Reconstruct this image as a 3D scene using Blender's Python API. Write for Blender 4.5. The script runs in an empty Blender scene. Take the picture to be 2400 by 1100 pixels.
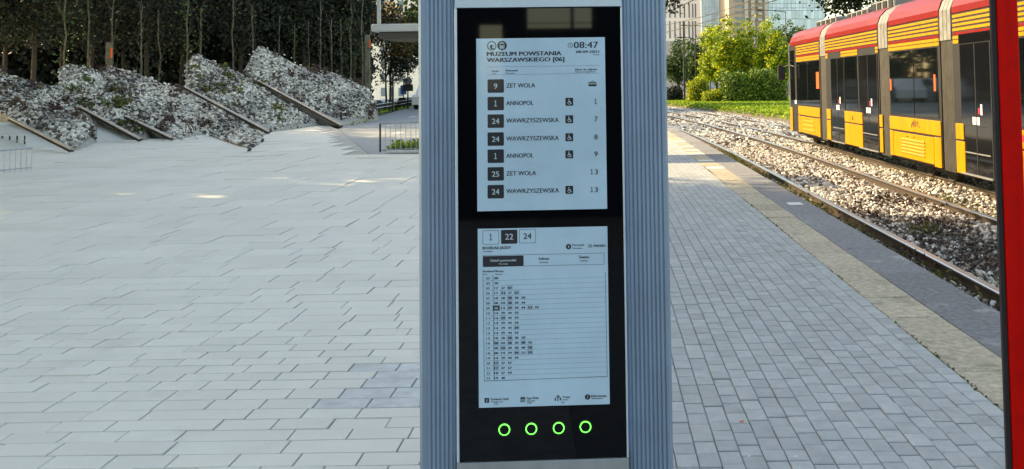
import bpy, math, random
import numpy as np
from mathutils import Vector, Matrix
R = math.radians
rnd = random.Random(7)
rng = np.random.default_rng(11)
scene = bpy.context.scene
col = scene.collection

# ------------------------------------------------------------------ camera, world, sun, exposure
EYE = 1.3
F = 2270.0
PX, PY = 1411.5, 75.0
PITCH, ROLL = 0.054, -0.0139
cam_d = bpy.data.cameras.new('camera')
cam = bpy.data.objects.new('camera', cam_d); col.objects.link(cam)
cam.location = (0, 0, EYE)
CM = Matrix.Rotation(math.pi/2 + PITCH, 3, 'X') @ Matrix.Rotation(ROLL, 3, 'Z')
cam.rotation_euler = CM.to_euler()
cam_d.sensor_width = 36.0
cam_d.lens = F/2400*36
cam_d.shift_x = -(PX-1200)/2400
cam_d.shift_y = (PY-550)/2400
cam_d.clip_start = 0.05; cam_d.clip_end = 3000
scene.camera = cam

SUN = Vector((-0.8, 0.45, 0.52)).normalized()
w = bpy.data.worlds.new('World'); scene.world = w; w.use_nodes = True
nt = w.node_tree; nt.nodes.clear()
sky = nt.nodes.new('ShaderNodeTexSky'); sky.sky_type = 'NISHITA'; sky.sun_disc = False
sky.sun_elevation = math.asin(SUN.z); sky.sun_rotation = math.atan2(SUN.x, SUN.y) % (2*math.pi)
sky.air_density = 1.0; sky.dust_density = 1.2; sky.ozone_density = 1.0
bgn = nt.nodes.new('ShaderNodeBackground'); bgn.inputs[1].default_value = 0.15
outn = nt.nodes.new('ShaderNodeOutputWorld')
nt.links.new(sky.outputs[0], bgn.inputs[0]); nt.links.new(bgn.outputs[0], outn.inputs[0])
sl = bpy.data.lights.new('sun', 'SUN'); sl.energy = 3.3; sl.angle = R(0.6); sl.color = (1.0, 0.84, 0.62)
so = bpy.data.objects.new('sun', sl); col.objects.link(so)
so.rotation_euler = SUN.to_track_quat('Z', 'Y').to_euler()
vs = scene.view_settings
vs.view_transform = 'Standard'; vs.look = 'None'; vs.gamma = 1; vs.use_curve_mapping = False
vs.exposure = 1.64
vs.use_white_balance = True; vs.white_balance_temperature = 9000; vs.white_balance_tint = 6

# ------------------------------------------------------------------ geometry helpers
def ray(px, py):
    return (CM @ Vector(((px-PX)/F, -(py-PY)/F, -1))).normalized()
def P(px, py, Y):                       # point of that view ray at distance Y
    d = ray(px, py); t = Y/d.y
    return Vector((d.x*t, Y, EYE + d.z*t))
def G(px, py, z=0.0):                   # point of that view ray on the level z
    d = ray(px, py); t = (z-EYE)/d.z
    return Vector((d.x*t, d.y*t, z))
def curve_x(Y):                         # the line bends gently left far away
    return -0.0013*np.maximum(0, np.asarray(Y, float)-18)**2

def tag(o, label=None, cat=None, group=None, kind=None):
    if label: o['label'] = label
    if cat: o['category'] = cat
    if group: o['group'] = group
    if kind: o['kind'] = kind
    return o
def link(name, me, m=None, parent=None):
    o = bpy.data.objects.new(name, me); col.objects.link(o)
    if m is not None and me is not None and not me.materials: me.materials.append(m)
    if parent is not None: o.parent = parent
    return o
def thing(name, label, cat, loc=(0, 0, 0), rz=0, group=None):
    o = bpy.data.objects.new(name, None); col.objects.link(o); o.location = loc; o.rotation_euler = (0, 0, rz)
    o.empty_display_size = 0.1
    return tag(o, label, cat, group)
def np_mesh(name, V, Fc, smooth=False):
    V = np.asarray(V, np.float32); Fc = np.asarray(Fc, np.int32); n, k = Fc.shape
    me = bpy.data.meshes.new(name)
    me.vertices.add(len(V)); me.vertices.foreach_set('co', V.ravel())
    me.loops.add(n*k); me.loops.foreach_set('vertex_index', Fc.ravel())
    me.polygons.add(n); me.polygons.foreach_set('loop_start', np.arange(0, n*k, k, dtype=np.int32))
    me.polygons.foreach_set('use_smooth', np.full(n, smooth))
    me.update(calc_edges=True); me.validate()
    return me

class MB:
    def __init__(s): s.v = []; s.f = []
    def add(s, v, f):
        b = len(s.v); s.v += [tuple(p) for p in v]; s.f += [tuple(i+b for i in q) for q in f]; return s
    def box(s, a, b, bev=0.0):
        x0, x1 = sorted((a[0], b[0])); y0, y1 = sorted((a[1], b[1])); z0, z1 = sorted((a[2], b[2]))
        if bev <= 0:
            return s.add([(x0,y0,z0),(x1,y0,z0),(x1,y1,z0),(x0,y1,z0),(x0,y0,z1),(x1,y0,z1),(x1,y1,z1),(x0,y1,z1)],
                  [(0,3,2,1),(4,5,6,7),(0,1,5,4),(1,2,6,5),(2,3,7,6),(3,0,4,7)])
        c = bev
        oc = [(x0+c,y0),(x1-c,y0),(x1,y0+c),(x1,y1-c),(x1-c,y1),(x0+c,y1),(x0,y1-c),(x0,y0+c)]
        ic = [(x0+2*c,y0+c),(x1-2*c,y0+c),(x1-c,y0+2*c),(x1-c,y1-2*c),(x1-2*c,y1-c),(x0+2*c,y1-c),(x0+c,y1-2*c),(x0+c,y0+2*c)]
        v = [(x,y,z0) for x,y in ic]+[(x,y,z0+c) for x,y in oc]+[(x,y,z1-c) for x,y in oc]+[(x,y,z1) for x,y in ic]
        f = [tuple(range(7,-1,-1)), tuple(range(24,32))]
        for l in range(3):
            for i in range(8):
                j = (i+1) % 8; f.append((l*8+i, l*8+j, l*8+8+j, l*8+8+i))
        return s.add(v, f)
    def tube(s, pts, rad, n=8, cap=True):
        pts = [Vector(p) for p in pts]
        rads = rad if isinstance(rad, (list, tuple)) else [rad]*len(pts)
        v = []; f = []
        up = None
        for i, p in enumerate(pts):
            d = (pts[min(i+1, len(pts)-1)]-pts[max(i-1, 0)]).normalized()
            if up is None:
                up = Vector((0,0,1)) if abs(d.z) < 0.9 else Vector((1,0,0))
            a = d.cross(up).normalized(); b = a.cross(d).normalized(); up = b
            for k in range(n):
                t = 2*math.pi*k/n
                v.append(p + (a*math.cos(t)+b*math.sin(t))*rads[i])
        for i in range(len(pts)-1):
            for k in range(n):
                j = (k+1) % n
                f.append((i*n+k, i*n+j, (i+1)*n+j, (i+1)*n+k))
        if cap:
            f.append(tuple(range(n-1, -1, -1))); f.append(tuple((len(pts)-1)*n+k for k in range(n)))
        return s.add(v, f)
    def prism(s, prof, fn):             # prof: closed 2-D loop, fn(u,v,t) -> 3-D, t=0,1
        n = len(prof)
        v = [fn(a, b, 0) for a, b in prof]+[fn(a, b, 1) for a, b in prof]
        f = [tuple(range(n-1, -1, -1)), tuple(range(n, 2*n))]
        for i in range(n):
            j = (i+1) % n; f.append((i, j, n+j, n+i))
        return s.add(v, f)
    def disc(s, c, r, y0, y1, n=20, r_in=None):    # disc facing -Y in local (x,z)
        if r_in is None:
            return s.prism([(c[0]+r*math.cos(2*math.pi*k/n), c[1]+r*math.sin(2*math.pi*k/n)) for k in range(n)],
                           lambda a, b, t: (a, y0 if t == 0 else y1, b))
        v = []; f = []
        for k in range(n):
            t = 2*math.pi*k/n; cs, sn = math.cos(t), math.sin(t)
            v += [(c[0]+r*cs, y0, c[1]+r*sn), (c[0]+r_in*cs, y0, c[1]+r_in*sn), (c[0]+r*cs, y1, c[1]+r*sn), (c[0]+r_in*cs, y1, c[1]+r_in*sn)]
        for k in range(n):
            a = 4*k; b = 4*((k+1) % n)
            f += [(a, b, b+1, a+1), (a+2, a+3, b+3, b+2), (a, a+2, b+2, b), (a+1, b+1, b+3, a+3)]
        return s.add(v, f)
    def mesh(s, name, smooth=False):
        me = bpy.data.meshes.new(name); me.from_pydata(s.v, [], s.f)
        import bmesh
        bm = bmesh.new(); bm.from_mesh(me); bmesh.ops.recalc_face_normals(bm, faces=bm.faces); bm.to_mesh(me); bm.free()
        if smooth:
            me.polygons.foreach_set('use_smooth', [len(p.vertices) <= 4 for p in me.polygons])
        me.update(); return me
    def build(s, name, m, parent=None, smooth=False):
        return link(name, s.mesh(name, smooth), m, parent)

# ------------------------------------------------------------------ materials
def mat(name, color, rough=0.7, metal=0.0, var=0.0, nscale=8.0, bump=0.0, bscale=60.0, color2=None, island=0.0,
        objrand=0.0, emit=None, estr=0.0, coat=0.0, ior=1.5, transl=0.0, streak=None, ramp=None, dirt=None, rvar=0.0):
    m = bpy.data.materials.new(name); m.use_nodes = True; n = m.node_tree; L = n.links
    b = n.nodes['Principled BSDF']; b.inputs['Roughness'].default_value = rough; b.inputs['Metallic'].default_value = metal
    b.inputs['IOR'].default_value = ior; b.inputs['Coat Weight'].default_value = coat; b.inputs['Coat Roughness'].default_value = 0.03
    tc = n.nodes.new('ShaderNodeTexCoord')
    geo = n.nodes.new('ShaderNodeNewGeometry')
    def mul(cs, fac_socket, lo, hi):
        mr = n.nodes.new('ShaderNodeMapRange'); L.new(fac_socket, mr.inputs[0]); mr.inputs[3].default_value = lo; mr.inputs[4].default_value = hi
        mx = n.nodes.new('ShaderNodeMix'); mx.data_type = 'RGBA'; mx.blend_type = 'MULTIPLY'; mx.inputs[0].default_value = 1
        L.new(cs, mx.inputs[6]); L.new(mr.outputs[0], mx.inputs[7]); return mx.outputs[2]
    rgb = n.nodes.new('ShaderNodeRGB'); rgb.outputs[0].default_value = (*color, 1); cs = rgb.outputs[0]
    if ramp:
        cr = n.nodes.new('ShaderNodeValToRGB'); L.new(geo.outputs['Random Per Island'], cr.inputs[0])
        e = cr.color_ramp.elements
        while len(e) < len(ramp): e.new(0.5)
        for q, (p_, c_) in zip(e, ramp): q.position = p_; q.color = (*c_, 1)
        cs = cr.outputs[0]
    pos = geo.outputs['Position']
    if color2:
        nz = n.nodes.new('ShaderNodeTexNoise'); nz.inputs['Scale'].default_value = nscale; nz.inputs['Detail'].default_value = 6
        L.new(pos, nz.inputs['Vector'])
        mr = n.nodes.new('ShaderNodeMapRange'); L.new(nz.outputs[0], mr.inputs[0]); mr.inputs[1].default_value = 0.42; mr.inputs[2].default_value = 0.62
        mx = n.nodes.new('ShaderNodeMix'); mx.data_type = 'RGBA'; L.new(mr.outputs[0], mx.inputs[0]); L.new(cs, mx.inputs[6]); mx.inputs[7].default_value = (*color2, 1)
        cs = mx.outputs[2]
    if var > 0:
        nz = n.nodes.new('ShaderNodeTexNoise'); nz.inputs['Scale'].default_value = nscale; nz.inputs['Detail'].default_value = 8; nz.inputs['Roughness'].default_value = 0.65
        L.new(pos, nz.inputs['Vector'])
        mr0 = n.nodes.new('ShaderNodeMapRange'); L.new(nz.outputs[0], mr0.inputs[0]); mr0.inputs[1].default_value = 0.3; mr0.inputs[2].default_value = 0.7
        cs = mul(cs, mr0.outputs[0], 1-var, 1+var)
    if streak:                           # vertical grime streaks: (scale, amount)
        mp = n.nodes.new('ShaderNodeMapping'); mp.inputs['Scale'].default_value = (streak[0], streak[0], streak[0]*0.05); L.new(pos, mp.inputs[0])
        nz = n.nodes.new('ShaderNodeTexNoise'); nz.inputs['Scale'].default_value = 1; nz.inputs['Detail'].default_value = 5; L.new(mp.outputs[0], nz.inputs['Vector'])
        mr0 = n.nodes.new('ShaderNodeMapRange'); L.new(nz.outputs[0], mr0.inputs[0]); mr0.inputs[1].default_value = 0.3; mr0.inputs[2].default_value = 0.7
        cs = mul(cs, mr0.outputs[0], 1-streak[1], 1+streak[1]*0.4)
    if island > 0: cs = mul(cs, geo.outputs['Random Per Island'], 1-island, 1+island)
    if objrand > 0:
        oi = n.nodes.new('ShaderNodeObjectInfo'); cs = mul(cs, oi.outputs['Random'], 1-objrand, 1+objrand)
    if dirt:                             # ((colour), threshold) blotches
        nz = n.nodes.new('ShaderNodeTexNoise'); nz.inputs['Scale'].default_value = dirt[2]; nz.inputs['Detail'].default_value = 9; nz.inputs['Roughness'].default_value = 0.7
        L.new(pos, nz.inputs['Vector'])
        mr = n.nodes.new('ShaderNodeMapRange'); L.new(nz.outputs[0], mr.inputs[0]); mr.inputs[1].default_value = dirt[1]; mr.inputs[2].default_value = dirt[1]+0.12; mr.inputs[4].default_value = dirt[3]
        mx = n.nodes.new('ShaderNodeMix'); mx.data_type = 'RGBA'; L.new(mr.outputs[0], mx.inputs[0]); L.new(cs, mx.inputs[6]); mx.inputs[7].default_value = (*dirt[0], 1)
        cs = mx.outputs[2]
    L.new(cs, b.inputs['Base Color'])
    if rvar > 0:
        nz = n.nodes.new('ShaderNodeTexNoise'); nz.inputs['Scale'].default_value = nscale*2; L.new(pos, nz.inputs['Vector'])
        mr = n.nodes.new('ShaderNodeMapRange'); L.new(nz.outputs[0], mr.inputs[0]); mr.inputs[3].default_value = max(0, rough-rvar); mr.inputs[4].default_value = rough+rvar
        L.new(mr.outputs[0], b.inputs['Roughness'])
    if bump > 0:
        nz = n.nodes.new('ShaderNodeTexNoise'); nz.inputs['Scale'].default_value = bscale; nz.inputs['Detail'].default_value = 5; L.new(pos, nz.inputs['Vector'])
        bp = n.nodes.new('ShaderNodeBump'); bp.inputs['Strength'].default_value = bump; bp.inputs['Distance'].default_value = 0.01
        L.new(nz.outputs[0], bp.inputs['Height']); L.new(bp.outputs[0], b.inputs['Normal'])
    if emit:
        b.inputs['Emission Color'].default_value = (*emit, 1); b.inputs['Emission Strength'].default_value = estr
    if transl > 0:
        tr = n.nodes.new('ShaderNodeBsdfTranslucent'); L.new(cs, tr.inputs[0])
        ms = n.nodes.new('ShaderNodeMixShader'); ms.inputs[0].default_value = transl
        out = n.nodes['Material Output']; L.new(b.outputs[0], ms.inputs[1]); L.new(tr.outputs[0], ms.inputs[2]); L.new(ms.outputs[0], out.inputs[0])
    return m

M = {}
M['slab'] = mat('pale_concrete_slab', (.70,.69,.63), .8, var=.06, nscale=1.1, bump=.3, bscale=60, objrand=.04, island=.04, dirt=((.50,.50,.46), .56, 1.7, .4))
M['slab_worn'] = mat('worn_concrete_slab', (.55,.57,.57), .8, var=.2, nscale=9, bump=.4, bscale=50)
M['brick'] = mat('grey_paving_brick', (.40,.42,.425), .75, var=.12, nscale=14, bump=.35, bscale=120, objrand=.10, island=.10, dirt=((.27,.27,.25), .56, 1.9, .6))
M['joint'] = mat('sandy_joint', (.25,.25,.23), .95, var=.3, nscale=20)
M['joint_pale'] = mat('pale_joint', (.40,.40,.38), .95, var=.25, nscale=12)
M['tan'] = mat('tan_textured_slab', (.46,.405,.31), .9, var=.35, nscale=24, bump=1, bscale=70, objrand=.16, dirt=((.20,.18,.14), .54, 3.2, .6))
M['edge'] = mat('dark_rough_edge', (.22,.225,.24), .95, var=.35, nscale=26, bump=1, bscale=70, objrand=.15, dirt=((.45,.46,.46), .58, 2.6, .75))
M['whitepaint'] = mat('worn_white_paint', (.7,.7,.68), .8, var=.15, nscale=30)
M['earth'] = mat('brown_earth', (.12,.10,.08), .95, var=.3, nscale=4, bump=.6, bscale=20)
M['ballast_bed'] = mat('ballast_bed', (.16,.14,.12), .95, var=.5, nscale=18, bump=1, bscale=30)
M['heap_soil'] = mat('heap_soil', (.34,.33,.30), .95, var=.5, nscale=14, bump=1, bscale=25)
M['stone'] = mat('ballast_stone', (.5,.48,.45), .85, ramp=[(0,(.06,.052,.045)),(.22,(.16,.12,.09)),(.32,(.42,.37,.31)),(.62,(.66,.62,.56)),(1,(.90,.87,.82))], bump=.3, bscale=80)
M['stone_dirty'] = mat('dirty_ballast_stone', (.5,.48,.45), .85, ramp=[(0,(.035,.03,.03)),(.45,(.09,.075,.065)),(.7,(.22,.19,.16)),(1,(.6,.58,.55))], bump=.3, bscale=80)
M['rail_side'] = mat('rusty_rail_side', (.06,.042,.03), .85, metal=.1, var=.3, nscale=10)
M['rail_top'] = mat('polished_rail_head', (.50,.50,.50), .3, metal=1.0, var=.1, nscale=5)
M['rail_old'] = mat('pale_worn_rail', (.36,.34,.31), .5, metal=.4, var=.25, nscale=6)
M['grass'] = mat('grass_blades', (.12,.22,.03), .8, island=.35, var=.25, nscale=.6, transl=.35, ramp=[(0,(.10,.20,.015)),(.6,(.24,.38,.03)),(1,(.42,.48,.05))])
M['turf'] = mat('turf', (.07,.13,.02), .95, var=.3, nscale=2)
M['asphalt'] = mat('road_asphalt', (.30,.32,.33), .85, var=.1, nscale=1.5, bump=.3, bscale=80)
M['alu'] = mat('blue_grey_anodised_aluminium', (.27,.375,.51), .45, metal=.5, var=.06, nscale=5, streak=(40, .08), bump=.05, bscale=400, rvar=.08)
M['alu_dark'] = mat('dark_core_aluminium', (.10,.13,.17), .6, metal=.5)  # plain dark metal of the kiosk's inner core
M['bezel'] = mat('pale_painted_frame', (.58,.70,.82), .35, metal=.3, var=.05, nscale=6)
M['bezel_grey'] = mat('grey_painted_plate', (.32,.34,.37), .5, metal=.2, var=.08, nscale=10, streak=(30,.1))
M['black_glass'] = mat('black_display_glass', (.001,.0015,.003), .03, ior=1.42)
M['eink'] = mat('pale_display', (.33,.49,.65), .45, var=.12, nscale=4, coat=.8, emit=(.35,.62,.85), estr=.035)
M['ink'] = mat('display_ink', (.008,.012,.02), .5, coat=.5)
M['ink_grey'] = mat('display_grey_ink', (.16,.24,.32), .5, coat=.5)
M['ink_hilite'] = mat('display_grey_box', (.30,.44,.56), .5, coat=.5)
M['ink_white'] = mat('display_light_figures', (.42,.54,.62), .5, coat=.5)
M['green_led'] = mat('green_light_ring', (.02,.5,.05), .4, emit=(.05,1,.12), estr=1.3)
M['btn'] = mat('black_steel_button', (.01,.01,.012), .25, metal=.5)
M['redpost'] = mat('red_painted_steel', (.60,.003,.002), .6, ior=1.2, var=.12, nscale=14, streak=(25,.2), bump=.1, bscale=60)
M['gasket'] = mat('black_rubber_gasket', (.008,.007,.012), .7)
M['t_red'] = mat('red_tram_paint', (.21,.006,.005), .45, ior=1.25, var=.12, nscale=2.5, coat=.1, streak=(6,.15))
M['t_yellow'] = mat('yellow_tram_paint', (.50,.232,.004), .5, ior=1.3, var=.08, nscale=4, coat=.05, streak=(10,.16), dirt=((.22,.12,.03), .66, 5, .5))
M['t_black'] = mat('black_tram_body', (.008,.008,.009), .5)
M['t_glass'] = mat('dark_tram_window', (.004,.006,.007), .035, ior=1.5, var=.2, nscale=3)
M['t_door'] = mat('dark_door_glass', (.006,.007,.009), .06, ior=1.42)
M['t_frame'] = mat('dark_window_frame', (.03,.032,.035), .4, metal=.3)
M['t_roofgrey'] = mat('grey_roof_equipment', (.22,.23,.23), .6, var=.15, nscale=3)
M['t_bellow'] = mat('grey_bellows_rubber', (.045,.042,.038), .7, var=.4, nscale=5, streak=(9,.3))
M['t_bellow_top'] = mat('pale_bellows_cover', (.19,.19,.18), .6, var=.4, nscale=7)
M['t_under'] = mat('brown_dusty_underframe', (.05,.04,.032), .9, var=.4, nscale=7)
M['t_silver'] = mat('silver_edge_trim', (.5,.5,.5), .35, metal=.7)
M['sticker'] = mat('white_sticker', (.75,.77,.8), .4)
M['sticker_print'] = mat('blue_sticker_print', (.08,.1,.3), .5)
M['redbtn'] = mat('red_button', (.6,.03,.05), .3)
M['orange'] = mat('orange_reflector', (.8,.12,.03), .4)
M['bark'] = mat('dark_bark', (.05,.04,.03), .95, var=.3, nscale=9, bump=.8, bscale=25)
M['bark_pale'] = mat('pale_bark', (.13,.125,.085), .95, var=.5, nscale=7, bump=.6, bscale=25)
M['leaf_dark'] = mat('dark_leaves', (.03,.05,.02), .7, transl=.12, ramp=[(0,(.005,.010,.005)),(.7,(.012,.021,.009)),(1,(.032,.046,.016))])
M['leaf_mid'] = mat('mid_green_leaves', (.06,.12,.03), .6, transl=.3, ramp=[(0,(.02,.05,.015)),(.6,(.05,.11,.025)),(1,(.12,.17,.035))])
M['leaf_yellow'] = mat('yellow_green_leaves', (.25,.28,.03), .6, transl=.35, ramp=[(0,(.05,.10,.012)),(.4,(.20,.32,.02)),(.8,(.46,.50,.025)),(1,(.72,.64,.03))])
M['leaf_orange'] = mat('painted_sunlit_leaves', (.3,.14,.02), .6, transl=.5, ramp=[(0,(.08,.08,.02)),(.5,(.30,.15,.02)),(1,(.5,.28,.04))])  # orange sunlight on the leaves is put into their colour
M['leaf_hedge'] = mat('hedge_leaves', (.09,.17,.02), .6, transl=.06, ramp=[(0,(.05,.10,.012)),(.6,(.13,.23,.02)),(1,(.30,.36,.03))])
M['weed_red'] = mat('reddish_weeds', (.10,.05,.05), .8, ramp=[(0,(.03,.02,.025)),(.6,(.10,.05,.05)),(1,(.16,.12,.05))])
M['weed_green'] = mat('green_weeds', (.10,.12,.03), .8, transl=.3, ramp=[(0,(.03,.05,.015)),(.6,(.10,.12,.03)),(1,(.25,.22,.05))])
M['black_paint'] = mat('black_painted_steel', (.02,.02,.022), .5)
M['galv'] = mat('galvanised_steel', (.38,.42,.46), .5, metal=.6, var=.1, nscale=8)
M['white_paint'] = mat('white_painted_rail', (.7,.7,.66), .6)
M['b_white'] = mat('white_facade', (.86,.85,.83), .8, var=.04, nscale=.05)
M['b_base'] = mat('grey_podium', (.45,.45,.44), .8, var=.06, nscale=.05)
M['b_dark'] = mat('dark_slot_window', (.09,.11,.12), .3)
M['b_glass'] = mat('hazed_blue_pane', (.46,.60,.70), .15, metal=.25, objrand=.18)  # pane colour paled to stand in for distance haze
M['b_mull'] = mat('pale_mullion', (.36,.46,.54), .5, metal=.2)
M['b_beige'] = mat('beige_render', (.55,.42,.30), .85, var=.05, nscale=.1)
M['b_pale'] = mat('pale_balcony', (.62,.55,.46), .8)
M['b_win'] = mat('grey_blue_window', (.16,.22,.25), .15, objrand=.3)
M['b_cream'] = mat('cream_facade', (.85,.78,.66), .8, var=.05, nscale=.1)
M['car_white'] = mat('white_car_paint', (.75,.76,.78), .25, coat=.6)
M['car_blue'] = mat('pale_blue_car_paint', (.35,.5,.65), .25, coat=.6)
M['car_dark'] = mat('dark_car_paint', (.05,.06,.08), .25, coat=.6)
M['tyre'] = mat('tyre', (.02,.02,.02), .9)
M['sign_blue'] = mat('blue_sign_face', (.05,.12,.35), .5)
M['sign_back'] = mat('grey_sign_back', (.2,.21,.22), .5, metal=.4)
M['reflection_dark'] = mat('dark_reflection_panel', (.02,.02,.022), .6)  # for the unseen wall added to darken the kiosk glass
M['beam'] = mat('grey_steel_beam', (.42,.44,.45), .5, metal=.3, var=.08, nscale=2)
M['beam_dark'] = mat('dark_fascia', (.06,.055,.05), .8)
M['cslab'] = mat('concrete_cover', (.22,.20,.17), .9, var=.2, nscale=12, bump=.5, bscale=60)

# ------------------------------------------------------------------ ground, platform base, road
def sm(t): t = np.clip(t, 0, 1); return t*t*(3-2*t)
def ground_z(X, Y):
    X = np.asarray(X, float); Y = np.asarray(Y, float); xs = X-curve_x(Y)
    z = np.where(xs < 2.20, -.085, -.47)
    z = np.where(xs > 8.1, -.47+.32*sm((xs-8.1)/.8), z)
    drop = 1.6*sm((Y-55)/40)*(1-sm((xs+3.5)/2.5))
    return z-drop
xs = np.concatenate([[-600,-300,-150,-90], np.arange(-60, 1.9, 1.0), [2.17,2.21,3,4,5,6,7,8,8.1,8.3,8.5,8.7,8.9,10,12,15,20,30,50,90,150,300,600]])
ys = np.concatenate([[-300,-100,-40,-10,0], np.arange(3, 110, 2.0), [115,130,160,200,300,500,900,1500]])
XX, YY = np.meshgrid(xs, ys)
XW = XX+curve_x(np.minimum(YY, 100))
def gz(xw, yw): return ground_z(xw, np.minimum(yw, 100))
ZZ = gz(XW, YY)
V = np.stack([XW, YY, ZZ], -1).reshape(-1, 3)
nx = len(xs); ny = len(ys)
ii, jj = np.meshgrid(np.arange(ny-1), np.arange(nx-1), indexing='ij')
q = (ii*nx+jj).ravel(); Fq = np.stack([q, q+1, q+1+nx, q+nx], -1)
g = link('ground', np_mesh('ground', V, Fq), M['earth']); tag(g, kind='structure')

def strip(x0, x1, y0, y1, z0, z1, m, name, parent=None, step=2.0):
    n = max(1, int((y1-y0)/step)); mb = MB()
    for i in range(n):
        a = y0+(y1-y0)*i/n; b = y0+(y1-y0)*(i+1)/n; ca = float(curve_x(a)); cb = float(curve_x(b))
        base = len(mb.v)
        mb.v += [(x0+ca,a,z0),(x1+ca,a,z0),(x1+ca,a,z1),(x0+ca,a,z1),(x0+cb,b,z0),(x1+cb,b,z0),(x1+cb,b,z1),(x0+cb,b,z1)]
        mb.f += [tuple(base+k for k in q_) for q_ in ((3,2,6,7),(1,5,6,2),(0,3,7,4))]
        if i == 0: mb.f.append(tuple(base+k for k in (0,1,2,3)))
        if i == n-1: mb.f.append(tuple(base+k for k in (5,4,7,6)))
    return mb.build(name, m, parent)

plat = strip(-.05, 2.20, -8, 90, -.40, -.012, M['joint'], 'platform'); tag(plat, kind='structure')
# left paved square: back edge about 18.8 m away
pave = MB().prism([(-30,-8),(-.052,-8),(-.052,18.9),(-4.55,18.9),(-8.5,31),(-11.5,39),(-30,39)], lambda a, b, t: (a, b, -.30 if t == 0 else -.012)).build('pavement', M['joint_pale']); tag(pave, kind='structure')
road = MB()
rp = [(-.1,18.95,0), (-4.53,18.95,0), (-8.48,31.02,0), G(815,290), G(900,268), G(985,243), (-.1, 64, 0)][::-1]
road.prism([(p[0], p[1]) for p in rp], lambda a, b, t: (a, b, -.06 if t == 0 else -.03))
ro = road.build('road', M['asphalt']); tag(ro, kind='structure')
for i, (a, b, yy) in enumerate([(915,945,314),(955,985,275),(905,925,296),(950,975,258)]):
    p0 = G(a, yy, -.03); p1 = G(b, yy-3, -.03)
    d = MB().box((p0.x, p0.y, -.028), (p1.x, p0.y+.9, -.0235)).build('lane_marking', M['whitepaint']); d.parent = ro
st = MB().box((-60, 96, -1.75), (-4, 400, -1.66)).build('street', M['asphalt']); tag(st, kind='structure')

# ------------------------------------------------------------------ paving pieces
def unit_piece(name, bev=.03, h=1.0):
    v = []
    for z, c in ((-h, 0), (-.25, 0), (0, bev)):
        v += [(-.5+c,-.5+c,z),(.5-c,-.5+c,z),(.5-c,.5-c,z),(-.5+c,.5-c,z)]
    f = [(8,9,10,11)]
    for l in (0, 4):
        for i in range(4):
            j = (i+1) % 4; f.append((l+i, l+j, l+4+j, l+4+i))
    me = bpy.data.meshes.new(name); me.from_pydata(v, [], f); me.update(); return me
def lay(pieces, name, m, parent, zs, limit=300, bev=.03):
    # pieces: (cx, cy, w, l, yaw)
    me = unit_piece(name, bev); me.materials.append(m)
    uv = np.array([v.co[:] for v in me.vertices]); uf = np.array([p.vertices[:] for p in me.polygons])
    pieces = sorted(pieces, key=lambda p: -(p[2]*p[3])/(p[1]**3))
    VV = []; FF = []; k = 0
    for i, (cx, cy, wd, ln, yaw) in enumerate(pieces):
        tx, ty = rnd.gauss(0, .004), rnd.gauss(0, .004); dz = rnd.gauss(0, .0012)
        if i < limit:
            o = bpy.data.objects.new(name, me); col.objects.link(o); o.parent = parent
            o.location = (cx, cy, dz); o.scale = (wd, ln, zs); o.rotation_euler = (tx, ty, yaw)
        else:
            c, s = math.cos(yaw), math.sin(yaw)
            x = uv[:,0]*wd; y = uv[:,1]*ln
            z = uv[:,2]*zs+dz-ty*x+tx*y
            VV.append(np.stack([cx+x*c-y*s, cy+x*s+y*c, z], -1)); FF.append(uf+k*12); k += 1
    if VV:
        o = link(name, np_mesh(name, np.concatenate(VV), np.concatenate(FF)), m, parent); tag(o, kind='stuff')

# right-hand bricks: courses run along the platform
pcs = []
BW = .0775
ncol = 20
for c in range(ncol):
    y = 3.0+rnd.random()*.2
    while y < 60:
        l = rnd.choice([.12,.12,.12,.10,.18]) if y < 16 else rnd.choice([.2,.3,.26])
        gp = .0042+.0004*y if y < 16 else .012
        cx = 0.0+BW*(c+.5)+float(curve_x(y+l/2))
        pcs.append((cx, y+l/2, BW-gp*.6, l-gp*1.1, rnd.gauss(0, .004)))
        y += l
lay(pcs, 'paving_brick', M['brick'], plat, .01, bev=.045)
# tan warning slabs
pcs = []; y = 2.9
while y < 60:
    l = .50
    pcs.append((1.697+float(curve_x(y)), y+l/2, .285, l-.008, rnd.gauss(0, .003))); y += l
lay(pcs, 'tan_edge_slab', M['tan'], plat, .013, limit=90, bev=.012)
# dark rough edge slabs
pcs = []; y = 2.6
while y < 60:
    l = 1.0
    pcs.append((2.022+float(curve_x(y)), y+l/2, .352, l-.006, rnd.gauss(0, .002))); y += l
lay(pcs, 'dark_edge_slab', M['edge'], plat, .012, limit=45, bev=.01)
# white painted dashes on the edge and pale tiles in the tan strip
p = G(1862, 479)
MB().box((p.x-.07, p.y-.10, .004), (p.x+.08, p.y+.10, .0075)).build('white_dash', M['whitepaint'], plat)
for px_, py_ in ((1640,345),(1655,353),(1625,333),(1672,362),(1702,377),(1728,394)):
    p = G(px_, py_); p.x = 1.697+float(curve_x(p.y))
    MB().box((p.x-.13, p.y-.16, .004), (p.x+.13, p.y+.16, .0085)).build('pale_tile', M['slab'], plat)
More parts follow.
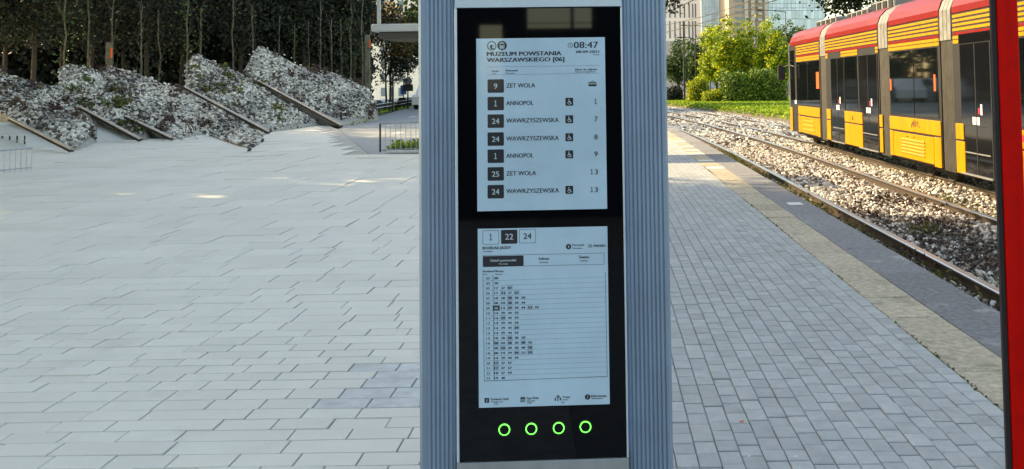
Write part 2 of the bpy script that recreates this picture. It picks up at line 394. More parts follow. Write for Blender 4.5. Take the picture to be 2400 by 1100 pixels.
# left-hand slabs: courses run across
pcs = []; worn = []
y = 3.05
while y < 36:
    dy = max(.125, 2951*16.5/((2951/y)**2)); dy = min(dy, 1.3)*rnd.uniform(.9, 1.1)
    x = -.055-rnd.random()*.3 if y < 18.0 else -.235*y-.55-rnd.random()*.2-max(0,y-18.9)*.10
    if y+dy > 18.85 and y < 18.85: dy = 18.87-y
    lim = -.66*y-1.5
    while x > lim:
        l = rnd.uniform(58, 150)*y/F*1.0; l = max(l, .22)
        if rnd.random() < .12: l *= 1.9
        gp = .0035+.0007*y
        t = (x-l/2, y+dy/2, l-gp, dy-gp*1.15, rnd.gauss(0, .003))
        if (4.0 < y < 4.55 and -1.15 < x-l/2 < -.6) : worn.append(t)
        else: pcs.append(t)
        x -= l
    y += dy
lay(pcs, 'paving_slab', M['slab'], pave, .01, limit=280, bev=.012)
lay(worn, 'worn_paving_slab', M['slab_worn'], pave, .01, limit=20, bev=.012)

# ------------------------------------------------------------------ stones
def stone_templates(n=10):
    t = (1+5**.5)/2
    v = np.array([(-1,t,0),(1,t,0),(-1,-t,0),(1,-t,0),(0,-1,t),(0,1,t),(0,-1,-t),(0,1,-t),(t,0,-1),(t,0,1),(-t,0,-1),(-t,0,1)], float)/1.9
    f = np.array([(0,11,5),(0,5,1),(0,1,7),(0,7,10),(0,10,11),(1,5,9),(5,11,4),(11,10,2),(10,7,6),(7,1,8),(3,9,4),(3,4,2),(3,2,6),(3,6,8),(3,8,9),(4,9,5),(2,4,11),(6,2,10),(8,6,7),(9,8,1)])
    out = []
    for _ in range(n):
        out.append(v*rng.uniform(.6,1.25,(12,1))*np.array([1, rng.uniform(.6,.95), rng.uniform(.45,.8)])[None,:]*.5)
    return out, f
ST, SF = stone_templates()
def stones(name, pts, sizes, m, parent=None):
    n = len(pts)
    a, b, c = rng.uniform(0, 2*np.pi, n), rng.normal(0, .5, n), rng.normal(0, .5, n)
    T = np.array(ST)[rng.integers(0, len(ST), n)]            # n,12,3
    T = T*sizes[:,None,None]
    ca, sa = np.cos(a)[:,None], np.sin(a)[:,None]; cb, sb = np.cos(b)[:,None], np.sin(b)[:,None]; cc, sc = np.cos(c)[:,None], np.sin(c)[:,None]
    x, y, z = T[...,0], T[...,1], T[...,2]
    y, z = y*cb-z*sb, y*sb+z*cb
    x, z = x*cc+z*sc, -x*sc+z*cc
    x, y = x*ca-y*sa, x*sa+y*ca
    Vv = np.stack([x, y, z], -1)+pts[:,None,:]
    Ff = (SF[None]+np.arange(n)[:,None,None]*12).reshape(-1, 3)
    o = link(name, np_mesh(name, Vv.reshape(-1, 3), Ff), m, parent); tag(o, kind='stuff'); return o

# track ballast
bed = MB()
bed2 = strip(2.22, 8.6, -6, 95, -.60, -.42, M['ballast_bed'], 'track_bed'); tag(bed2, kind='structure')
def ballast_pts(y0, y1, dens, x0=2.3, x1=8.5):
    n = int((y1-y0)*(x1-x0)*dens); Y = rng.uniform(y0, y1, n); X = rng.uniform(x0, x1, n)
    hgt = -.335+.03*np.sin(X*1.9+.5)*np.sin(Y*.7)+rng.uniform(-.01, .02, n)
    for rx in RX: hgt = np.where(np.abs(X-rx) < .10, hgt-.055, hgt)
    hgt = hgt-.0125*X-.005
    return np.stack([X+curve_x(Y), Y, hgt], -1)
RX = [2.95, 4.50, 5.64, 7.19]
pa = np.concatenate([ballast_pts(3.2, 13, 520, 2.3, 5.7), ballast_pts(13, 26, 260, 2.3, 7.4), ballast_pts(26, 75, 75)])
sz = np.where(pa[:,1] < 13, rng.uniform(.035, .078, len(pa)), np.where(pa[:,1] < 26, rng.uniform(.05, .095, len(pa)), rng.uniform(.1, .17, len(pa))))
dirty = (np.sin(pa[:,0]*2.3+1)*np.sin(pa[:,1]*.9+pa[:,0])+rng.normal(0, .45, len(pa)) > .9)
edge = (pa[:,0]-curve_x(pa[:,1]) < 2.95) & (rng.random(len(pa)) < .75)
patch = (np.hypot((pa[:,0]-3.65)/.55, (pa[:,1]-9.8)/2.2) + rng.normal(0, .35, len(pa)) < .9)
dm = dirty | edge | patch
o = stones('ballast', pa[~dm], sz[~dm], M['stone']); tag(o, 'white and tan ballast stones between the tram rails', 'gravel')
o = stones('dark_ballast', pa[dm], sz[dm]*.9, M['stone_dirty']); tag(o, 'dark dirty ballast stones patched with weeds beside the near rail', 'gravel')

def leaves(n, centers, spread, size, flat=0.0, aspect=1.0):
    idx = rng.integers(0, len(centers), n)
    c = centers[idx]+rng.normal(0, 1, (n, 3))*spread
    a = rng.normal(0, 1, (n, 3)); a[:,2] *= (1-flat); a /= np.linalg.norm(a, axis=1)[:,None]
    b = np.cross(a, rng.normal(0, 1, (n, 3))); b /= np.linalg.norm(b, axis=1)[:,None]
    s = size*rng.uniform(.55, 1.3, (n, 1))
    a = a*s*.5*aspect; b = b*s*.32
    Vv = np.stack([c-a, c-b*1.0, c+a, c+b], 1).reshape(-1, 3)
    Ff = np.arange(n*4).reshape(-1, 4)
    return Vv, Ff
# weeds in the ballast
def weeds(name, spots, m, label, size, n_each, hgt):
    cs = np.concatenate([np.stack([rng.normal(s[0], s[2], n_each), rng.normal(s[1], s[3], n_each), np.full(n_each, s[4])+rng.uniform(.01, hgt, n_each)], -1) for s in spots])
    Vv, Ff = leaves(len(cs)*3, cs, .012, size, aspect=1.4)
    o = link(name, np_mesh(name, Vv, Ff), m); tag(o, label, 'weeds', kind='stuff')
zb = -.385
weeds('red_weeds', [(3.7+rng.normal(0,.35), 9.5+rng.normal(0,1.8), .16, .3, zb) for _ in range(9)]+[(3.6, 7.2, .15, .3, zb), (4.1, 13, .2, .5, zb), (3.2, 12.2, .1, .5, zb)],
      M['weed_red'], 'reddish brown weeds growing among the ballast between the near rails', .035, 90, .09)
weeds('green_weeds', [(2.72+rng.normal(0,.06), y_, .07, .35, zb) for y_ in np.arange(5, 24, 1.0)]+[(3.75,7.4,.1,.15,zb),(3.5,10.6,.1,.2,zb),(4.75,9,.06,.6,zb),(4.7,13,.06,.9,zb)],
      M['weed_green'], 'green weeds lining the platform foot beside the near rail', .035, 70, .10)

# ------------------------------------------------------------------ rails
def rail(xc, label):
    t = thing('tram_rail', label, 'rail', (xc, 10, -.40), group='rails of the tram tracks')
    n = 60; yy = np.concatenate([np.linspace(-5, 18, 8), np.linspace(20, 95, n-8)])
    def ext(prof, name, m):
        k = len(prof); v = []; f = []
        for Y in yy:
            c = float(curve_x(Y))
            v += [(u+c, Y-10, z+.40-.0135*xc) for u, z in prof]
        for i in range(len(yy)-1):
            for q_ in range(k):
                r_ = (q_+1) % k; f.append((i*k+q_, i*k+r_, (i+1)*k+r_, (i+1)*k+q_))
        MB().add(v, f).build(name, m, t)
    ext([(-.07,-.395),(.07,-.395),(.07,-.385),(.012,-.37),(.012,-.285),(.038,-.275),(.038,-.262),(-.038,-.262),(-.038,-.275),(-.012,-.285),(-.012,-.37),(-.07,-.385)], 'web', M['rail_side'])
    ext([(-.038,-.262),(.038,-.262),(.038,-.252),(.030,-.247),(-.030,-.247),(-.038,-.252)], 'head', M['rail_top'])
rail(RX[0], 'tram rail nearest the platform edge, with weeds along it')
rail(RX[1], 'second tram rail from the platform, beyond the white ballast')
rail(RX[2], 'brownish tram rail just under the near side of the tram')
rail(RX[3], 'far tram rail on the outer side, next to the lawn')
p = G(1842, 386, -.36)
cs = MB().box((p.x-.32, p.y-.7, -.42), (p.x+.36, p.y+.8, -.352), .008).build('concrete_cover', M['cslab']); tag(cs, 'flat concrete cable cover lying in the ballast between the near rails', 'cover')

# ------------------------------------------------------------------ display kiosk
KR = R(2.5)
KO = Vector((-.17, 2.83, 0))
kn = Vector((-math.sin(KR), math.cos(KR), 0)); kx = Vector((math.cos(KR), math.sin(KR), 0))
def kp(px, py, off=0.0):
    d = ray(px, py); o = Vector((0, 0, EYE)); t = (KO+kn*off-o).dot(kn)/d.dot(kn); h = o+d*t
    return ((h-KO).dot(kx), h.z)
kiosk = thing('display_kiosk', 'tall blue-grey aluminium departure display kiosk with two pale screens and green ring buttons', 'kiosk', KO, KR)
def kx_(px, py, off=0.0): return kp(px, py, off)[0]
L0 = kx_(978, 550); L1 = kx_(1066, 550); F0 = kx_(1068.5, 500); F1 = kx_(1464.5, 500); R1 = kx_(1572, 550)
GL0 = kx_(1074, 500); GL1 = kx_(1460.5, 500)
ztop = kp(1268, 18)[1]; zbot = kp(1268, 1077)[1]
KH = 2.32
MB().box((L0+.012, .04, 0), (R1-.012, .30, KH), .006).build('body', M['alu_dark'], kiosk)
sc_l = MB().box((L0, .030, 0), (F0-.001, .31, KH), .008).build('side_cover', M['alu'], kiosk)
sc_r = MB().box((F1+.001, .030, 0), (R1, .31, KH), .008).build('side_cover', M['alu'], kiosk)
def rib(x0, x1, par):
    wd = x1-x0; g_ = .0009; n = 6
    prof = [(x0+g_, .0305)]+[(x0+g_+(wd-2*g_)*(k/n), .0302-.0045*min(1, 3.2*math.sin(math.pi*k/n))) for k in range(n+1)]+[(x1-g_, .0305)]
    MB().prism(prof, lambda a, b, t: (a, b, .004 if t == 0 else KH-.004)).build('rib', M['alu'], par, smooth=False)
def at_off(px): return kx_(px, 550, .03)
lp = [1000,1010,1020,1030,1040,1050.4,1060.5]
for a, b in zip(lp, lp[1:]): rib(at_off(a), at_off(b), sc_l)
rp_ = [1473,1483,1493,1503,1512.5,1522.5,1532,1542,1552,1562]
for a, b in zip(rp_, rp_[1:]): rib(at_off(a+2), at_off(b+2), sc_r)
# front frame: bezel strips, header, lower plate
MB().box((F0, -.010, zbot), (GL0, .06, ztop), .0012).build('bezel', M['bezel'], kiosk)
MB().box((GL1, -.010, zbot), (F1, .06, ztop), .0012).build('bezel', M['bezel'], kiosk)
hd = [(F0, ztop+.001), (F1, ztop+.001), (F1-.006, ztop+.09), (F1-.006, KH+.02), (F0+.006, KH+.02), (F0+.006, ztop+.09)]
MB().prism(hd, lambda a, b, t: (a, -.010 if t == 0 else .06, b)).build('header_panel', M['bezel'], kiosk)
MB().box((F0, -.010, .02), (F1, .06, zbot-.001), .002).build('lower_panel', M['bezel_grey'], kiosk)
MB().box((F0+.002, .0, zbot), (F1-.002, .05, ztop)).build('backing', M['gasket'], kiosk)
MB().box((GL0+.0005, -.006, zbot+.002), (GL1-.0005, -.001, ztop-.002), .0008).build('glass_panel', M['black_glass'], kiosk)

def quad_screen(c, name):
    xs_ = [kp(*q_)[0] for q_ in c]; zs_ = [kp(*q_)[1] for q_ in c]
    x0 = (xs_[0]+xs_[3])/2; x1 = (xs_[1]+xs_[2])/2; z1 = (zs_[0]+zs_[1])/2; z0 = (zs_[2]+zs_[3])/2
    o = MB().box((x0, -.0068, z0), (x1, -.0062, z1)).build(name, M['eink'], kiosk)
    return o, x0, x1, z0, z1
S1, *b1 = quad_screen([(1116,91),(1417,88),(1423,487),(1120,497)], 'upper_screen')
S2, *b2 = quad_screen([(1119,538),(1422,528),(1430,945),(1124,955)], 'lower_screen')
KS = 1/803.0
YT = -.0074
def txt(s, px, py, cap, width=None, bold=0.0, align='L', y=YT):
    shf = cap*(.05 if bold < .012 else .13)*KS; bold = 0.0
    c = bpy.data.curves.new('t', 'FONT'); c.body = s; c.size = 1; c.offset = bold; c.resolution_u = 3
    o = bpy.data.objects.new('t', c); col.objects.link(o)
    dg = bpy.context.evaluated_depsgraph_get(); me = bpy.data.meshes.new_from_object(o.evaluated_get(dg))
    v = np.array([q_.co[:] for q_ in me.vertices]) if len(me.vertices) else np.zeros((0,3))
    f = [tuple(p_.vertices) for p_ in me.polygons]
    bpy.data.objects.remove(o); bpy.data.curves.remove(c); bpy.data.meshes.remove(me)
    if not len(v): return [], []
    x0, x1 = v[:,0].min(), v[:,0].max()
    sy = cap*KS/.72
    sx = (width*KS/(x1-x0)) if width else sy
    lx, lz = kp(px, py)
    X = (v[:,0]-x0)*sx
    W_ = (x1-x0)*sx
    if align == 'R': X -= W_
    if align == 'C': X -= W_/2
    k = len(v)
    vv = [(lx+a-shf*.5, y, lz+b*sy) for a, b in zip(X, v[:,1])]+[(lx+a+shf*.5, y-.00012, lz+b*sy) for a, b in zip(X, v[:,1])]
    return vv, f+[tuple(i+k for i in q_) for q_ in f]
def texts(name, items, m, par):
    mb = MB()
    for it in items: mb.add(*it)
    me = bpy.data.meshes.new(name); me.from_pydata(mb.v, [], mb.f); me.update()
    return link(name, me, m, par)
def rrect(mb, px0, py0, px1, py1, y=-.0071, r=2.0, line=None):
    x0, z1 = kp(px0, py0); x1, z0 = kp(px1, py1); r = r*KS
    pts = []
    for cx, cz, a0 in ((x1-r, z1-r, 0), (x0+r, z1-r, 90), (x0+r, z0+r, 180), (x1-r, z0+r, 270)):
        for k in range(4):
            t = R(a0+30*k); pts.append((cx+r*math.cos(t), cz+r*math.sin(t)))
    if line is None:
        mb.prism(pts, lambda a, b, t: (a, y if t == 0 else -.0064, b))
    else:
        l = line*KS; cx, cz = (x0+x1)/2, (z0+z1)/2; hx, hz = (x1-x0)/2, (z1-z0)/2
        inn = [(cx+(a-cx)*(hx-l)/hx, cz+(b-cz)*(hz-l)/hz) for a, b in pts]; n = len(pts)
        mb.add([(a, y, b) for a, b in pts]+[(a, y, b) for a, b in inn], [(i, (i+1) % n, n+(i+1) % n, n+i) for i in range(n)])
def hline(mb, px0, py0, px1, py1, th=1.0, y=-.0071):
    a = kp(px0, py0); b = kp(px1, py1); h = th*KS/2
    d = Vector((b[0]-a[0], b[1]-a[1])).normalized(); n = Vector((-d.y, d.x))*h
    mb.add([(a[0]-n.x, y, a[1]-n.y), (b[0]-n.x, y, b[1]-n.y), (b[0]+n.x, y, b[1]+n.y), (a[0]+n.x, y, a[1]+n.y)], [(0,1,2,3)])
def pdisc(mb, px, py, r, r_in=None, y=-.0071):
    c = kp(px, py); mb.disc(c, r*KS, y, -.0064 if r_in is None else y+.0003, 24, None if r_in is None else r_in*KS)

def one(px, base, cap, th, y=YT):        # figure one with flag and foot, px = left edge
    mb = MB(); w_ = cap*.46
    hline(mb, px+w_*.55, base, px+w_*.55, base-cap, th, y)
    hline(mb, px+w_*.08, base-cap*.86, px+w_*.55, base-cap+th*.4, th*.9, y-.00008)
    hline(mb, px, base-th*.4, px+w_*1.1, base-th*.4, th*.85, y-.00016)
    return mb.v, mb.f
sl_ = -.02    # display content slopes gently up to the right in the picture
mb = MB(); pdisc(mb, 1153, 108, 10.8, 8.9); mb.build('carrier_logo', M['ink'], S1)
texts('carrier_letter', [txt('t', 1153, 115.5, 13.5, 9.5, .035, 'C')], M['ink'], S1)
mb = MB(); pdisc(mb, 1177, 107.5, 11); mb.build('tram_symbol', M['ink'], S1)
mb = MB()
rrect(mb, 1171.5, 101, 1182.5, 114, -.0076, 1.5); hline(mb, 1174, 101, 1177, 99.4, 1, -.0076); hline(mb, 1177, 99.4, 1180, 101, 1, -.0076)
hline(mb, 1173, 117, 1175, 114, 1, -.0076); hline(mb, 1181, 117, 1179, 114, 1, -.0076)
mb.build('tram_figure', M['ink_white'], S1)
mb = MB(); rrect(mb, 1172.8, 103.2, 1181.2, 107.3, -.0079, .8); rrect(mb, 1173.3, 110, 1175.2, 111.8, -.0079, .6); rrect(mb, 1178.8, 110, 1180.7, 111.8, -.0079, .6); mb.build('tram_figure_detail', M['ink'], S1)
texts('station_name', [txt('MUZEUM POWSTANIA', 1142, 132, 10, 173, .013), txt('WARSZAWSKIEGO [06]', 1142, 146, 10, 180, .013)], M['ink'], S1)
mb = MB(); pdisc(mb, 1336.5, 106.5, 5.8, 4.6); hline(mb, 1336.5, 107.5, 1336.5, 103, 1); hline(mb, 1336.5, 107, 1338.5, 108.3, 1); mb.build('clock_symbol', M['ink'], S1)
texts('clock_time', [txt('08:47', 1345, 113.5, 15.5, 57)], M['ink'], S1)
texts('date', [txt('08.09.2021', 1350, 125, 6.2, 54, .03), txt('Środa', 1404, 130, 3.2, 14, .01, 'R')], M['ink'], S1)
mb = MB(); hline(mb, 1142, 157.5, 1404, 154, .8); hline(mb, 1142, 176, 1404, 172, .8); mb.build('header_rule', M['ink_grey'], S1)
for it_ in [txt('Linia', 1154, 169, 4, 15, .02), txt('Line', 1154, 174, 3, 9), txt('Kierunek', 1186, 168, 4.6, 28, .025), txt('Direction', 1186, 173.5, 3.4, 21),
    txt('Minut do odjazdu', 1348, 165.5, 4.4, 51, .025), txt('Minutes to departure', 1348, 170.5, 3.3, 47)]: texts('column_heading', [it_], M['ink'], S1)
rows = [('9','ZET WOLA',202,None,'tram',67), ('1','ANNOPOL',243,1,'1',63), ('24','WAWRZYSZEWSKA',284,1,'7',122), ('24','WAWRZYSZEWSKA',326,1,'8',122),
        ('1','ANNOPOL',366,1,'9',63), ('25','ZET WOLA',407.5,None,'13',69), ('24','WAWRZYSZEWSKA',449,1,'13',122)]
for num, nm, yc, wc, mn, wdt in rows:
    mb = MB(); rrect(mb, 1143, yc-15.5, 1181.5, yc+15.5, r=2.5); mb.build('line_number_box', M['ink'], S1)
    texts('line_number', [one(1158.5, yc+6.5, 13.5, 1.7, -.0076)] if num == '1' else [txt(num, 1162, yc+6.5, 13, None, 0, 'C', -.0076)], M['ink_white'], S1)
    texts('destination', [txt(nm, 1187, yc+4, 10.5, wdt)], M['ink'], S1)
    ym = yc-4
    if wc:
        mb = MB(); rrect(mb, 1325, yc-13.5, 1343.5, yc+5, r=1.5); mb.build('wheelchair_sign', M['ink'], S1)
        mb = MB(); zc = yc-4
        pdisc(mb, 1333, zc-5.6, 1.2, None, -.0076)
        pdisc(mb, 1334, zc+2.4, 3.9, 2.7, -.0076)
        hline(mb, 1333.2, zc-4, 1333.6, zc+1, 1.5, -.0077); hline(mb, 1333.4, zc-1.6, 1337, zc-1.6, 1.1, -.0077)
        hline(mb, 1333.6, zc+1, 1337.6, zc+1, 1.3, -.0077); hline(mb, 1337.2, zc+1, 1339.4, zc+5.2, 1.3, -.0077)
        mb.build('wheelchair_figure', M['ink_white'], S1)
    if mn == 'tram':
        mb = MB(); rrect(mb, 1379, 193, 1398, 202.5, r=2.5); hline(mb, 1385, 193, 1387, 190.3, 1); hline(mb, 1387, 190.4, 1391, 190.2, 1); hline(mb, 1391, 190.2, 1393, 193, 1)
        mb.build('tram_arriving_symbol', M['ink'], S1)
        mb = MB()
        for k in range(4): rrect(mb, 1381+k*4.1, 195, 1384+k*4.1, 198, -.0076, .5)
        mb.build('tram_window_marks', M['ink_white'], S1)
    else:
        texts('minutes', [one(1393, yc+1, 12, 1.6)] if mn == '1' else ([one(1384, yc+1, 12, 1.6), txt('3', 1401, yc+1, 12, 7, .008, 'R')] if mn == '13' else [txt(mn, 1400.5, yc+.5, 12, 7.5, .008, 'R')]), M['ink'], S1)
# lower screen
for px0, px1, s_, sel in ((1131.5,1170,'1',0),(1174.5,1213,'22',1),(1217,1256,'24',0)):
    yy_ = 555.5-(px0-1131)*.035
    mb = MB(); rrect(mb, px0, yy_-15.5, px1, yy_+16.5, r=2.5, line=None if sel else .9); mb.build('line_tab', M['ink'] if sel else M['ink'], S2)
    texts('line_tab_number', [one(1147, yy_+7, 14.5, 1.7, -.0076)] if s_ == '1' else [txt(s_, (px0+px1)/2, yy_+7, 14, None, 0, 'C', -.0076)], M['ink_white'] if sel else M['ink'], S2)
texts('timetable_title', [txt('ROZKŁAD JAZDY', 1132, 584, 6.5, 65, .03), txt('Timetable', 1132, 590.5, 3.6, 22)], M['ink'], S2)
mb = MB(); pdisc(mb, 1332.5, 577.5, 6.2); mb.build('direction_disc', M['ink'], S2)
mb = MB(); hline(mb, 1331.2, 574.5, 1334.5, 577.6, 1.3, -.0076); hline(mb, 1334.5, 577.4, 1331.2, 580.6, 1.3, -.0076); mb.build('direction_arrow', M['ink_white'], S2)
mb = MB()
for dx in (0, 5): hline(mb, 1378.5+dx, 572, 1382+dx, 576, 1.6); hline(mb, 1382+dx, 575.6, 1378.5+dx, 579.8, 1.6)
mb.build('double_arrow', M['ink'], S2)
texts('direction_text', [txt('Kierunek', 1341.5, 576, 5, 27, .01), txt('Direction', 1342, 583, 3.8, 22), txt('PIASKI', 1391.5, 578.5, 6, 26.5, .035)], M['ink'], S2)
mb = MB(); rrect(mb, 1132, 598, 1416.5, 619, r=2, line=.8); mb.build('day_tab_outline', M['ink'], S2)
mb = MB(); rrect(mb, 1132, 600, 1227.5, 622.5, r=2); mb.build('day_tab_selected', M['ink'], S2)
texts('day_tab_selected_text', [txt('Dzień powszedni', 1180, 612, 5.4, 58, .02, 'C', -.0076), txt('Workday', 1180, 619.5, 3.6, 21, 0, 'C', -.0076)], M['ink_white'], S2)
texts('day_tab_text', [txt('Sobota', 1275, 608, 5.6, 24, .035, 'C'), txt('Saturday', 1275, 615.5, 3.6, 20, 0, 'C'), txt('Święto', 1369, 604.5, 5.6, 23, .035, 'C'), txt('Holiday', 1369, 612, 3.6, 17, 0, 'C')], M['ink'], S2)
texts('table_heading', [txt('Godzina', 1132, 637.5, 4.6, 25, .03), txt('Minuty', 1159, 637, 4.6, 21.5, .03), txt('Hour', 1132, 643.5, 3.2, 11), txt('Minutes', 1161, 643.5, 3.2, 16)], M['ink'], S2)
tt = {3:'00',4:'50',5:'17 37 57',6:'17 31 37 57',7:'10 20 30 40 50',8:'00 10 20 29 44',9:'00 14 29 29 44 51 59',10:'14 29 44 59',11:'14 29 44 59',12:'14 29 44 59',13:'14 29 44 59',14:'14 29 44 59',
      15:'10 20 30 40 50',16:'00 10 20 30 40 50',17:'00 10 20 30 40 50',18:'00 14 29 44 51 59',19:'14 29 44 59',20:'17 37 57',21:'17 37 57',22:'18 37 59',23:'19 40'}
grid = MB(); hrs = []; mins = []; hil = MB()
for i, h in enumerate(range(3, 24)):
    yb = 654.3+i*11.68
    hrs.append(txt('%02d' % h, 1144+i*.05, yb, 5.2, 8.5, .01, 'C'))
    hline(grid, 1133+i*.15, yb+3.4, 1420+i*.15, yb+3.4-9.5, .6)
    for k, mm_ in enumerate(tt[h].split()):
        x_ = 1163.5+k*15.8; yv = yb-.6-k*.35
        if h == 9 and k == 0: rrect(hil, x_-8, yv-8, x_+8, yv+3, -.0071, .5)
        it = txt(mm_, x_, yv, 5.2, 8.5, .012, 'C', -.0078)
        mins.append((it, (h == 9 and k == 0)))
for h, k in ((5,2),(6,1),(6,3),(7,2),(8,2),(9,2),(9,5),(11,1),(13,3),(15,2),(16,0),(16,2),(16,4),(17,1),(17,5),(18,3),(18,5),(20,0),(21,0)):
    i = h-3; x_ = 1163.5+k*15.8; yv = 654.3+i*11.68-.6-k*.35; gb = MB(); rrect(gb, x_-7, yv-8, x_+7, yv+2.5, -.0070, .8); gb.build('minute_highlight', M['ink_hilite'], S2)
grid.build('table_rules', M['ink_grey'], S2)
mb = MB(); hline(mb, 1132.5, 645, 1135.5, 892, .9); hline(mb, 1155.5, 644, 1158.5, 890.5, .9); hline(mb, 1418.5, 637, 1423, 881, .9); hline(mb, 1135.5, 892, 1423, 881, 1)
mb.build('table_frame', M['ink'], S2)
hil.build('current_time_box', M['ink'], S2)
texts('hour_column', hrs, M['ink'], S2)
texts('minute_columns', [a for a, b in mins if not b], M['ink'], S2)
texts('current_time', [a for a, b in mins if b], M['ink_white'], S2)
ic = MB(); rrect(ic, 1136, 931.5, 1147, 942.5, r=1); rrect(ic, 1220, 930, 1231, 941, r=1); hline(ic, 1223, 931, 1223, 927.5, 1.6); hline(ic, 1228, 931, 1228, 927.5, 1.6)
hline(ic, 1301.5, 931, 1301.5, 938, 3); hline(ic, 1307.5, 933, 1307.5, 938.6, 2.6); hline(ic, 1313.5, 930, 1313.5, 937, 3); pdisc(ic, 1307.8, 928.5, 3.6, 1.3); pdisc(ic, 1377, 929, 6.3)
ic.build('footer_symbols', M['ink'], S2)
wm = MB(); hline(wm, 1141.5, 934, 1141.5, 940.5, 1.6, -.0077); hline(wm, 1377, 928, 1377, 932.5, 1.5, -.0077); pdisc(wm, 1377, 925.6, .9, None, -.0077)
for a in range(3):
    for b in range(2): rrect(wm, 1221.6+a*3.1, 934+b*3.2, 1223.8+a*3.1, 936.2+b*3.2, -.0077, .2)
wm.build('footer_symbol_details', M['ink_white'], S2)
for it_ in [txt('Zmiana Linii', 1150, 936.5, 5, 41, .025), txt('Change Line', 1152, 942, 3.6, 27), txt('Typ Dnia', 1233.5, 934, 5, 28.5, .025), txt('Day type', 1235, 939.5, 3.6, 19),
    txt('Trasa', 1318.5, 931.5, 5, 17, .025), txt('Route', 1319, 937, 3.6, 12), txt('Informacja', 1385.5, 929, 5, 35.5, .03), txt('Information', 1387, 934, 3.6, 25),
    txt('(1)', 1163, 947, 3.4, 9, .02, 'C'), txt('(2)', 1241, 944, 3.4, 9, .02, 'C'), txt('(3)', 1319, 943, 3, 6, .02, 'C')]: texts('footer_text', [it_], M['ink'], S2)
for px_, py_ in ((1182.5,1004.5),(1245.5,1002.5),(1309.5,1000.5),(1372,998)):
    c = kp(px_, py_)
    b_ = MB().disc(c, 15.2*KS, -.009, -.006, 28).build('button', M['btn'], kiosk)
    MB().disc(c, 15.9*KS, -.0098, -.0062, 32, 15.25*KS).build('button_rim', M['rail_side'], b_)
    MB().disc(c, 13.0*KS, -.0108, -.0095, 32, 10.9*KS).build('light_ring', M['green_led'], b_)
    MB().disc(c, 10.6*KS, -.0125, -.009, 28).build('button_cap', M['btn'], b_)

# moss and grit collected along the joint beside the tan slabs
n_ = 900; ym_ = rng.uniform(3.2, 16, n_); mm_ = np.stack([1.553+rng.normal(0, .004, n_), ym_, rng.uniform(-.004, .003, n_)], -1)
mm_ = mm_[np.sin(ym_*3.1)+np.sin(ym_*1.3+2)+rng.normal(0, .4, n_) > 0]
Vv, Ff = leaves(len(mm_), mm_, .002, .016); o_ = link('joint_moss', np_mesh('joint_moss', Vv, Ff), M['weed_green']); tag(o_, 'moss and tiny weeds in the joint beside the tan slabs', 'moss', kind='stuff')
# litter on the bricks
for px_, py_, sz_, m_, lab_ in ((1755,1070,.006,'sticker','small white paper scrap in a brick joint, nearer the kiosk'),(1864,1071,.007,'sticker','small white paper scrap in a brick joint, farther from the kiosk'),(1738,988,.011,'orange','tiny reddish fallen leaf on the grey bricks')):
    p_ = G(px_, py_, .003)
    o = MB().add([(-sz_, -sz_*.5, 0), (sz_, -sz_*.3, .001), (sz_*.8, sz_*.6, .003), (-sz_*.5, sz_*.5, .0015), (0, 0, .004)], [(0,1,4), (1,2,4), (2,3,4), (3,0,4)]).build('litter', M[m_]); o.location = p_; tag(o, lab_, 'litter')
# ------------------------------------------------------------------ red shelter post
x_post0 = P(2341, 550, 2.9).x; x_post1 = P(2399, 550, 2.9).x
post = thing('red_shelter_post', 'tall red painted steel post with a black rubber strip down its left edge', 'post', ((x_post0+x_post1)/2, 2.9, 0))
hw = (x_post1-x_post0)/2
MB().box((-hw+.012, -.02, .012), (hw, .012, 3.0), .004).build('column', M['redpost'], post)
MB().box((-hw-.004, -.012, .012), (-hw+.0115, .004, 3.0), .002).build('gasket_strip', M['gasket'], post)
MB().box((-hw-.03, -.08, 0.001), (hw+.03, .10, .012), .002).build('base_plate', M['redpost'], post)

# ------------------------------------------------------------------ tram
XT = 5.18
def ty(px): return XT*F/(px-1410.0)
tram = thing('tram', 'red and yellow articulated tram with black windows standing on the far track', 'tram', (6.35, 15, -.25))
TO = Vector((6.35, 15, -.25))
def tb(y0, y1, z0, z1, x0, x1, name, m, bev=0.0, par=None, label=None):
    o = MB().box((x0-TO.x, y0-TO.y, z0-TO.z), (x1-TO.x, y1-TO.y, z1-TO.z), bev).build(name, m, par or tram)
    if label: o['label'] = label
    return o
XR = XT+2.34
def body_profile():
    return [(XT, .06), (XT, 2.36), (XT+.0, 2.44)], None
def extr(prof, y0, y1, name, m, smooth=False):
    return MB().prism(prof, lambda a, b, t: (a-TO.x, (y0 if t == 0 else y1)-TO.y, b-TO.z)).build(name, m, tram)
def module(y0, y1, roof=True, front=False):
    extr([(XT+.006, .05), (XR-.006, .05), (XR-.006, 2.365), (XT+.006, 2.365)], y0, y1, 'body', M['t_black'])
    # roof cove: red flank leaning inwards then flat top
    extr([(XT+.004, 2.375), (XT+.004, 2.47), (XT+.05, 2.60), (XT+.16, 2.72), (XT+.30, 2.79), (XR-.30, 2.79), (XR-.16, 2.72), (XR-.05, 2.60), (XR-.004, 2.47), (XR-.004, 2.375)], y0+.02, y1-.02, 'roof_cover', M['t_red'])
def stripes(y0, y1, low=True, upper=True):
    if upper:
        for a, b in ((2.345,2.306),(2.276,2.241),(2.212,2.177),(2.148,2.108)):
            tb(y0, y1, b, a, XT-.002, XT+.006, 'yellow_stripe', M['t_yellow'])
        tb(y0, y1, 2.047, 2.088, XT-.001, XT+.0062, 'red_band', M['t_red'])
    if low:
        for a, b in ((2.037,1.99),(1.975,1.924)):
            tb(y0, y1, b, a, XT-.002, XT+.006, 'yellow_stripe', M['t_yellow'])
def window(y0, y1, z0=.80, z1=1.90):
    wdw = tb(y0, y1, z0, z1, XT-.004, XT+.004, 'window', M['t_glass'], .0015)
    return wdw
